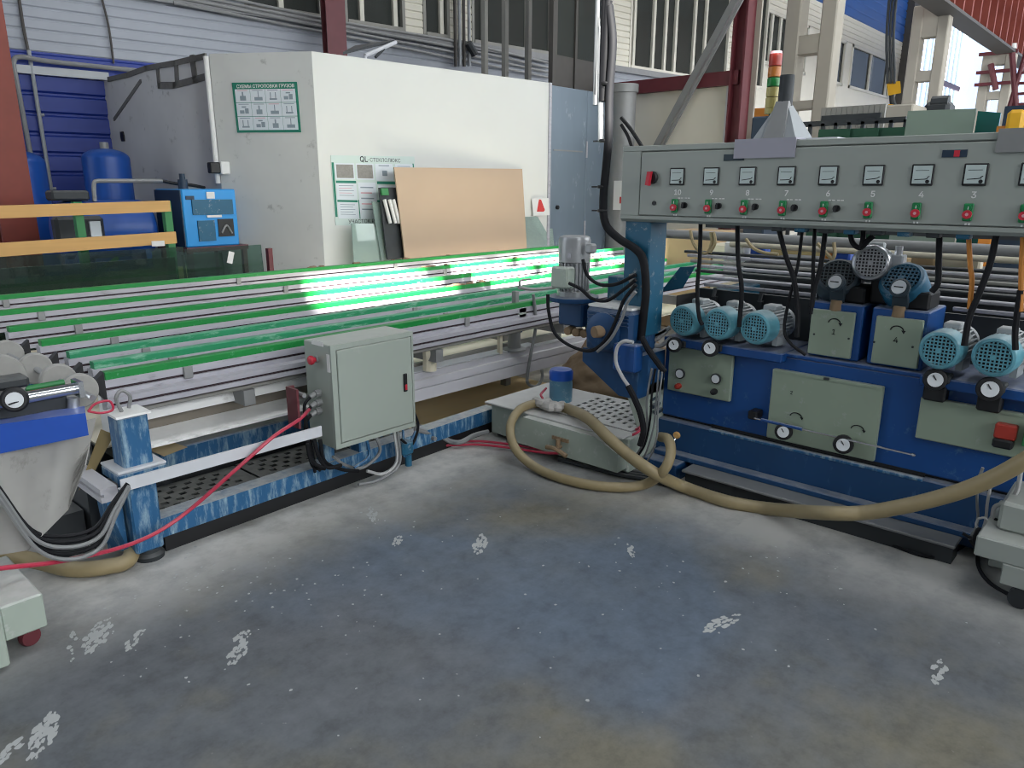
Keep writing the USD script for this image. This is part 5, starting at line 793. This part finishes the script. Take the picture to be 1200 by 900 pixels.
t.p('motor_carrier', cat(bx(3.72, 3.9, 1.1, 1.25, 1.06, 1.14, .01), bx(3.72, 3.9, .82, .98, 1.06, 1.14, .01), bx(3.78, 3.95, 1.0, 1.1, 1.06, 1.2, .01)), 'black'); p = at(1050, 304, X=3.8); t.p('white_fitting', cat(bx(p[0], p[0] + .07, p[1] - .03, p[1] + .04, p[2] - .05, p[2] + .02, .006), cyl((p[0] + .03, p[1], p[2] + .02), (p[0] + .03, p[1], p[2] + .06), .018, n=10)), 'silver'); t.p('carrier_post', bx(3.86, 3.94, 1.02, 1.12, 1.06, 1.28, .01), 'dark_steel')

# ================================================================ CONTROL CONSOLE
KX = 3.42; KY0, KY1, KZ0, KZ1 = -1.3, 2.305, 1.43, 1.805
t = Thing('control_console', 'long grey control console with a row of square meters above the blue machine', 'control console', loc=(3.55, .5, KZ0))
t.p('housing', bx(KX + .02, KX + .30, KY0, KY1, KZ0, KZ1, .004), 'panel_green'); t.p('top_edge', bx(KX, KX + .02, KY0, KY1, KZ1 - .028, KZ1, .003), 'panel_green'); t.p('bottom_edge', hullof([(KX, y, z) for y in (KY0, KY1) for z in (KZ0 + .005, KZ0 + .022)] + [(KX + .02, y, z) for y in (KY0, KY1) for z in (KZ0 - .01, KZ0 + .022)]), 'panel_green'); t.p('end_frame', bx(KX, KX + .02, 2.19, KY1, KZ0 + .022, KZ1 - .028, .003), 'panel_green')
door = t.p('front_door', bx(KX - .002, KX + .016, KY0, 2.186, KZ0 + .026, KZ1 - .033, .003), 'panel_green')
mp = [(794, 207), (835, 207), (878, 207), (924, 207), (973, 207), (1026, 207), (1082, 207), (1144, 207.5), (1206, 208)]; bp = [(791, 241), (832, 242), (875, 243), (920, 244), (968, 245), (1021, 246), (1076, 248), (1138, 250), (1206, 252)]; NUM = ['10', '9', '8', '7', '6', '5', '4', '3', '2']
for k in range(9):
    y = 1.968 - .1865 * k; z = 1.65; x = KX - .002; h = .042
    m = t.p('ammeter', cat(bx(x - .008, x, y - h, y + h, z - h, z + h, .003)), 'black'); t.p('meter_face', bx(x - .0095, x - .008, y - h + .007, y + h - .007, z - h + .008, z + h - .006), 'meter_glass', m)
    t.p('meter_needle', cat(tube([(x - .010, y + .026, z - .018), (x - .010, y - .016, z - .016 + .002 * (k % 3)), (x - .010, y - .022, z - .008), (x - .010, y - .028, z - .006)], .0016, 5), cyl((x - .011, y - .022, z - .026), (x - .009, y - .022, z - .026), .0075, n=12), bx(x - .0098, x - .0095, y - .024, y + .026, z + .016, z + .018)), 'black', m)
    t.p('number', words(NUM[k], .024, (x, y - .004, 1.562), (0, -1, 0), (0, 0, 1), True), 'white_plastic', door)
    yb, zb = y + .004, 1.507; s = t.p('push_switch', bx(x - .014, x, yb - .017, yb + .017, zb - .034, zb + .034, .004), 'btn_green'); t.p('stop_button', cyl((x - .014, yb, zb - .008), (x - .026, yb, zb - .008), .0165, n=18), 'btn_red', s); t.p('start_button', cyl((x - .014, yb, zb + .017), (x - .018, yb, zb + .017), .0115, n=16), 'btn_green', s); t.p('button_mark', cat(bx(x - .0187, x - .018, yb - .0015, yb + .0015, zb + .011, zb + .023)), 'white_plastic', s)
    t.p('button_ring', cyl((x - .0262, yb, zb - .008), (x - .0266, yb, zb - .008), .006, n=12), 'print_pink', s); t.p('switch_mark', cat(*[bx(x - .0012, x, yb - .012 + .012 * q, yb - .005 + .012 * q, zb - .05, zb - .042) for q in range(2)]), 'white_plastic', door)
    if k < 5:
        ys = y - .05; w = t.p('selector_switch', cyl((x, ys, zb + .004), (x - .012, ys, zb + .004), .015, n=18), 'black'); t.p('selector_lever', hullof([(x - q, ys + dy, zb + .004 + dz) for q in (.012, .026) for dy, dz in ((.004, .014), (-.006, .012), (.008, -.012), (-.002, -.016))]), 'black', w); t.p('switch_mark', cat(*[bx(x - .0012, x, ys + .028 - .016 * q - .006 * (q > 1), ys + .040 - .016 * q - .006 * (q > 1), zb + .036, zb + .041) for q in range(4)]), 'white_plastic', door)
p = np.array([KX - .002, 2.11, 1.645]); w = t.p('main_switch', lathe([(.03, 0), (.032, .01), (.026, .02)], p, (-1, 0, 0), 24), 'black', label='black main switch with a red lever'); t.p('switch_lever', hullof([p + np.array([-q, dy, dz]) for q in (.018, .042) for dy, dz in ((.012, .03), (-.008, .03), (.022, -.036), (.002, -.04))]), 'btn_red', w)
p = at(767, 238, X=KX); t.p('key_lock', cyl((KX - .002, p[1], p[2]), (KX - .008, p[1], p[2]), .011, n=14), 'black')
a, b = at(1105, 176, X=KX), at(1133, 184, X=KX); bd = t.p('badge', bx(KX - .006, KX - .002, b[1], a[1], b[2], a[2]), 'dryer_side', label='small dark badge with a red corner'); t.p('badge_mark', bx(KX - .0075, KX - .006, b[1] + .025, b[1] + .045, b[2] + .002, a[2] - .002), 'btn_red', bd); a, b = at(849, 181, X=KX), at(872, 188, X=KX); t.p('badge', bx(KX - .006, KX - .002, b[1], a[1], b[2], a[2]), 'motor_dark')
for k in range(8): y = 1.45 - .11 * k; t.p('socket', bx(KX + .03, KX + .09, y - .025, y + .025, KZ0 - .03, KZ0, .004), 'teal_blue' if k % 2 else 'dark_steel')
# cables from the console to the motors
t = Thing('motor_cables', 'black cables hanging from the control console to the motors', 'cables', loc=(3.5, 1.3, 1.0))
for k, (X, r, m, pts) in enumerate(((3.52, .011, 'black_cable', [(821, 256), (820, 300), (817, 340), (819, 370), (823, 381)]), (3.52, .012, 'black_cable', [(864, 258), (865, 305), (869, 340), (866, 383)]), (3.52, .012, 'black_cable', [(911, 262), (921, 300), (931, 330), (935, 370), (934, 395)]), (3.53, .008, 'black_cable', [(941, 262), (935, 310), (925, 350), (919, 385), (926, 402), (944, 416)]), (3.54, .009, 'black_cable', [(955, 264), (953, 310), (952, 350), (950, 368)]), (3.54, .012, 'black_cable', [(968, 264), (962, 310), (954, 340), (951, 360)]),
    (3.56, .012, 'black_cable', [(995, 266), (999, 284), (1008, 290), (1018, 281), (1024, 276)]), (3.56, .012, 'black_cable', [(1012, 266), (1011, 282), (1008, 292)]), (3.55, .013, 'black_cable', [(1101, 270), (1100, 310), (1099, 332), (1092, 342)]), (3.5, .013, 'black_cable', [(1168, 274), (1160, 310), (1147, 345), (1136, 372), (1130, 405)]), (3.52, .010, 'orange', [(1135, 274), (1137, 310), (1139, 330), (1136, 362)]), (3.5, .010, 'orange', [(1199, 278), (1197, 320), (1196, 365)]), (3.5, .012, 'black_cable', [(1196, 340), (1190, 385), (1190, 410)]))):
    t.p('cable', tube([at(x, y, X=X) for x, y in pts], r, 7), m)
t = Thing('inner_hoses', 'yellowish hoses looping between the rails behind the motors', 'hoses', loc=(4.6, 1.8, 1.1))
for pts in ([(809, 270), (812, 284), (820, 295), (829, 296), (834, 285), (833, 272)], [(836, 272), (838, 284), (832, 296)], [(874, 280), (882, 290), (895, 296), (912, 298)], [(958, 285), (967, 295), (976, 305)], [(977, 284), (978, 298), (974, 306)]): t.p('hose', tube([at(x, y, X=4.5) for x, y in pts], .011, 7), 'rubber_hose')
for a, b, m in (((880, 278), (897, 285), 'bright_blue'), ((978, 286), (997, 290), 'bright_blue'), ((968, 282), (975, 289), 'orange'), ((849, 283), (872, 300), 'tray_white'), ((1105, 288), (1150, 300), 'tray_cream'), ((1068, 300), (1094, 318), 'crate_tan')): p, q = at(*a, X=4.8), at(*b, X=4.8); MACH.p('rear_fitting', bx(4.8, 4.9, q[1], p[1], 1.0, p[2], .01), m)
# hoses from above to the machine
t = Thing('overhead_hose', 'black corrugated hose coming down from above to the console post', 'hose', loc=(3.45, 2.3, 1.4)); X = 3.42; hp = [at(711, -40, X=X) * [1, 1, 0] + [0, 0, 10.9]] + [at(x, y, X=X) for x, y in ((711, -40), (713, 0), (718, 48), (714, 110), (713, 165), (707, 233), (710, 263), (726, 280), (745, 292), (754, 306), (757, 340), (754, 372), (751, 398))]
t.p('hose', tube(hp, .022, 12), 'black_cable'); t.p('hose', tube([at(x, y, X=3.38) for x, y in ((752, 395), (760, 410), (770, 424), (779, 436))], .017, 10), 'black_cable')
for px, py in ((711, 98), (708, 165), (706, 219), (706, 247)): p = at(px, py, X=X); t.p('strap', lathe([(.026, -.008), (.03, 0), (.026, .008)], p, (0, 0, 1), 12), 'black'); t.p('strap_tail', bx(p[0] - .004, p[0] + .004, p[1] - .02, p[1] + .07, p[2] - .004, p[2] + .004), 'black')
solo('overhead_pipe', tube([at(706, -40, X=3.42) * [1, 1, 0] + [0, .018, 10.9]] + [at(x, y, X=3.42) + np.array([0, .018, 0]) for x, y in ((706, -40), (707, 20), (707.5, 90), (707.5, 165))], .017, 10), 'pipe_light', 'pale flexible pipe strapped beside the black overhead hose', 'pipe')
t = Thing('drive_cables', 'dark cables between the upright grey motor, the gearbox and the post', 'cables', loc=(3.4, 2.5, 1.0))
for r, X, m, pts in ((.010, 3.38, 'black_cable', [(683, 304), (688, 322), (702, 333), (722, 333), (745, 322)]), (.010, 3.34, 'black_cable', [(667, 332), (681, 339), (694, 350), (712, 352), (730, 340), (745, 328)]), (.010, 3.3, 'black_cable', [(745, 334), (731, 352), (722, 375), (710, 398), (692, 411), (668, 405), (650, 390), (643, 365), (642, 345)]), (.009, 3.3, 'grey_cable', [(745, 342), (735, 355), (728, 375), (715, 398), (700, 412)]), (.010, 3.28, 'white_cable', [(742, 401), (731, 400), (723, 408), (722, 425), (729, 441), (737, 453)]), (.017, 3.26, 'black_cable', [(736, 452), (744, 468), (751, 486), (754, 505), (750, 522)]),
    (.006, 3.3, 'black_cable', [(768, 432), (764, 460), (762, 490), (756, 520), (745, 538)]), (.005, 3.28, 'grey_cable', [(772, 434), (769, 470), (766, 500), (758, 528), (750, 542)]), (.006, 3.3, 'grey_cable', [(764, 432), (758, 470), (758, 505), (748, 530), (738, 538)]), (.005, 3.27, 'grey_cable', [(776, 436), (771, 480), (770, 510), (762, 535), (752, 546)])): t.p('cable', tube([at(x, y, X=X) for x, y in pts], r, 8), m)
# sensor stand on the long beam
t = Thing('sensor_stand', 'grey round sensor stand with a cross bar on the long aluminium beam', 'stand', loc=(4.0, 3.55, .34)); a, b = at(632, 416, Z=.445), at(633, 378, Y=3.45); a[1] = 3.52; b[2] = max(b[2], .62)
t.p('base_flange', lathe([(.09, 0), (.09, .012), (.06, .02)], (a[0], 3.52, a[2]), n=24), 'steel_grey'); t.p('column', cyl((a[0], 3.52, a[2]), (a[0], 3.52, b[2]), .05, .045, n=20), 'steel_grey'); t.p('arm', bx(a[0] - .12, a[0] + .04, 3.5, 3.56, b[2], b[2] + .03, .006), 'steel_grey'); c = at(634, 340, Y=3.5)
t.p('upright', bx(a[0] - .02, a[0] + .02, 3.49, 3.53, b[2], c[2] + .02, .004), 'steel_grey'); t.p('cross_bar', tube([at(x, y, Y=3.49) for x, y in ((608, 337), (625, 339), (650, 337))], .012), 'steel_grey'); t.p('cross_bar', tube([at(x, y, Y=3.49) for x, y in ((609, 338), (610, 329), (622, 327))], .007), 'steel_grey'); t.p('sensor', bx(a[0] - .03, a[0] + .06, 3.45, 3.5, b[2] + .05, b[2] + .14, .01), 'tank_green'); p = at(607, 385, Y=3.5); t.p('hanging_block', bx(p[0] - .03, p[0] + .03, 3.48, 3.53, p[2] - .03, p[2] + .05, .005), 'teal_blue')
t.p('cable', tube([at(x, y, Y=3.44) for x, y in ((625, 345), (628, 380), (622, 415), (618, 440), (619, 450), (628, 453), (635, 444), (635, 433))], .012, 8), 'grey_cable')
solo('dusty_rag', cat(*[tube([at(x, y, X=3.6), at(x + 12, y - 6 + 3 * k, X=3.6), at(x + 25, y - 12 + 2 * k, X=3.6)], .014, 7) for k, (x, y) in enumerate(((755, 400), (757, 396), (760, 392), (762, 402), (756, 392)))]), 'rag', 'dusty white rag on the corner of the blue machine beside the post', 'rag')
# on top of the console
t = Thing('duct_saddle', 'bent grey sheet-metal saddle over the top of the control console', 'saddle', loc=(3.55, 1.53, KZ1)); a, b = at(860, 166, X=3.4)[1], at(932, 164, X=3.4)[1]
t.p('saddle', prism([(KX - .012, KZ1 - .075), (KX - .004, KZ1 - .075), (KX - .004, KZ1 + .003), (KX + .32, KZ1 + .003), (KX + .32, KZ1 + .011), (KX - .012, KZ1 + .011)], (0, b, 0), (1, 0, 0), (0, 0, 1), (0, a - b, 0)), 'saddle_sheet', smooth=False); t.p('end_plate', bx(KX + .1, KX + .3, b - .14, b - .001, KZ1 + .002, KZ1 + .012), 'white_paint')
c = at(918, 160, X=3.6); t = Thing('sheet_funnel', 'grey sheet-metal funnel with a dark pipe stub on top of the console', 'funnel', loc=(3.6, c[1], KZ1 + .01)); zf = lambda py: at(918, py, X=3.6)[2]
w0 = abs(at(893, 160, X=3.6)[1] - at(943, 160, X=3.6)[1]) / 2; z0, z1 = KZ1 + .011, zf(122); yc = at(920, 120, X=3.6)[1]
t.p('pyramid', hullof([(3.6 + sx * .11, c[1] + sy * w0, z0) for sx in (-1, 1) for sy in (-1, 1)] + [(3.6 + sx * .025, yc + sy * .025, z1) for sx in (-1, 1) for sy in (-1, 1)]), 'funnel_sheet'); t.p('front_channel', hullof([(3.6 - .118, c[1] + sy * .05, z0) for sy in (-1, 1)] + [(3.6 - .10, c[1] + sy * .05, z0) for sy in (-1, 1)] + [(3.6 - q, yc + sy * .03, z1 + .01) for sy in (-1, 1) for q in (.033, .0)]), 'steel_grey'); t.p('pipe_stub', lathe([(.034, 0), (.033, zf(86) - z1)], (3.6, yc, z1 - .01), n=24), 'dark_steel')
t = Thing('signal_tower', 'red, orange, green and yellow signal light tower on the console', 'signal light', loc=(3.66, 1.76, KZ1)); P = [at(x, y, X=3.66) for x, y in ((908.5, 63), (908, 78), (907, 91), (906, 102), (905, 114), (904, 127), (903, 131))]; cy_, cx_ = P[3][1], 3.66; zs_ = [q[2] for q in P]
for k, m in enumerate(('lamp_red', 'lamp_amber', 'lamp_green', 'lamp_yellow', 'lamp_yellow')): t.p('lens', lathe([(.029, zs_[k + 1] + .002), (.03, zs_[k + 1] + .006), (.03, zs_[k] - .004), (.029, zs_[k] - .002)], (cx_, cy_, 0), n=22), m)
t.p('top_cap', lathe([(.03, zs_[0] - .002), (.026, zs_[0] + .01)], (cx_, cy_, 0), n=22), 'print_pink'); t.p('base', lathe([(.03, zs_[6] - .01), (.031, zs_[5])], (cx_, cy_, 0), n=20), 'lamp_yellow'); t.p('pole', cyl((cx_, cy_, KZ1), (cx_, cy_, zs_[6] - .01), .01, n=10), 'dark_steel')
a, b = at(1169, 158, X=3.4)[1], -.2; solo('console_sheet', prism([(KX - .012, KZ1 - .075), (KX - .004, KZ1 - .075), (KX - .004, KZ1 + .003), (KX + .3, KZ1 + .003), (KX + .3, KZ1 + .011), (KX - .012, KZ1 + .011)], (0, b, 0), (1, 0, 0), (0, 0, 1), (0, a - b, 0)), 'steel_grey', 'second bent sheet over the console at the right edge', 'sheet', smooth=False)

# ================================================================ LOWER RIGHT CORNER
t = Thing('settling_tank', 'pale grey settling tank on legs at the lower right edge', 'coolant tank', loc=(3.3, .1, 0))
t.p('tray', bx(3.17, 3.7, -.6, .415, .205, .29, .006), 'panel_green'); t.p('upper_box', bx(3.28, 3.6, -.6, .37, .29, .41, .012), 'panel_green'); t.p('leg', bx(3.17, 3.24, -.1, .315, .12, .205, .004), 'panel_green'); t.p('leg', bx(3.5, 3.7, .2, .4, .03, .205, .004), 'panel_green'); w = t.p('castor', cyl((3.25, .25, .04), (3.29, .25, .04), .04, n=16), 'dark_steel'); t.p('castor_fork', bx(3.24, 3.3, .23, .27, .06, .13), 'dark_steel', w); t.p('castor', cyl((3.6, .3, .04), (3.64, .3, .04), .04, n=16), 'dark_steel')
t = Thing('corner_cables', 'grey and white cables knotted together beside the settling tank', 'cables', loc=(3.45, .5, .2))
for r, X, m, pts in ((.006, 3.4, 'grey_cable', [(1152, 548), (1146, 565), (1145, 590), (1146, 605), (1143, 620), (1136, 632)]), (.006, 3.42, 'white_cable', [(1161, 570), (1157, 590), (1155, 610), (1150, 625)]), (.009, 3.4, 'white_cable', [(1198, 540), (1192, 575), (1180, 588), (1166, 594), (1163, 608), (1160, 620), (1148, 628)]), (.007, 3.38, 'black_cable', [(1128, 625), (1138, 630), (1150, 628), (1160, 618), (1168, 608)]), (.005, 3.37, 'white_cable', [(1146, 608), (1154, 607), (1160, 615), (1152, 622), (1144, 616), (1146, 608)]), (.008, 3.36, 'black_cable', [(1140, 635), (1147, 620), (1155, 632), (1145, 642), (1137, 632)])): t.p('cable', tube([at(x, y, X=X) for x, y in pts], r, 7), m)
solo('floor_cable', tube([at(x, y, Z=.008) for x, y in ((960, 604), (1000, 616), (1045, 638), (1080, 651), (1105, 652), (1125, 642), (1140, 632))], .008, 8), 'black_cable', 'black cable lying along the plinth on the dusty floor', 'cable'); solo('floor_cable', tube([at(x, y, Z=.008) for x, y in ((1146, 645), (1147, 665), (1160, 683), (1185, 698), (1215, 712))], .008, 8), 'black_cable', 'black cable curving out toward the lower right corner', 'cable')
t = Thing('dust_hose_bundle', 'dark hoses lying at the foot of the pump tank', 'hoses', loc=(3.15, 2.2, 0))
for k in range(3): t.p('hose', tube([at(x, y + 3 * k, Z=.02) for x, y in ((655, 532), (690, 541), (725, 550), (760, 556), (800, 566))], .014, 8), 'dark_steel')
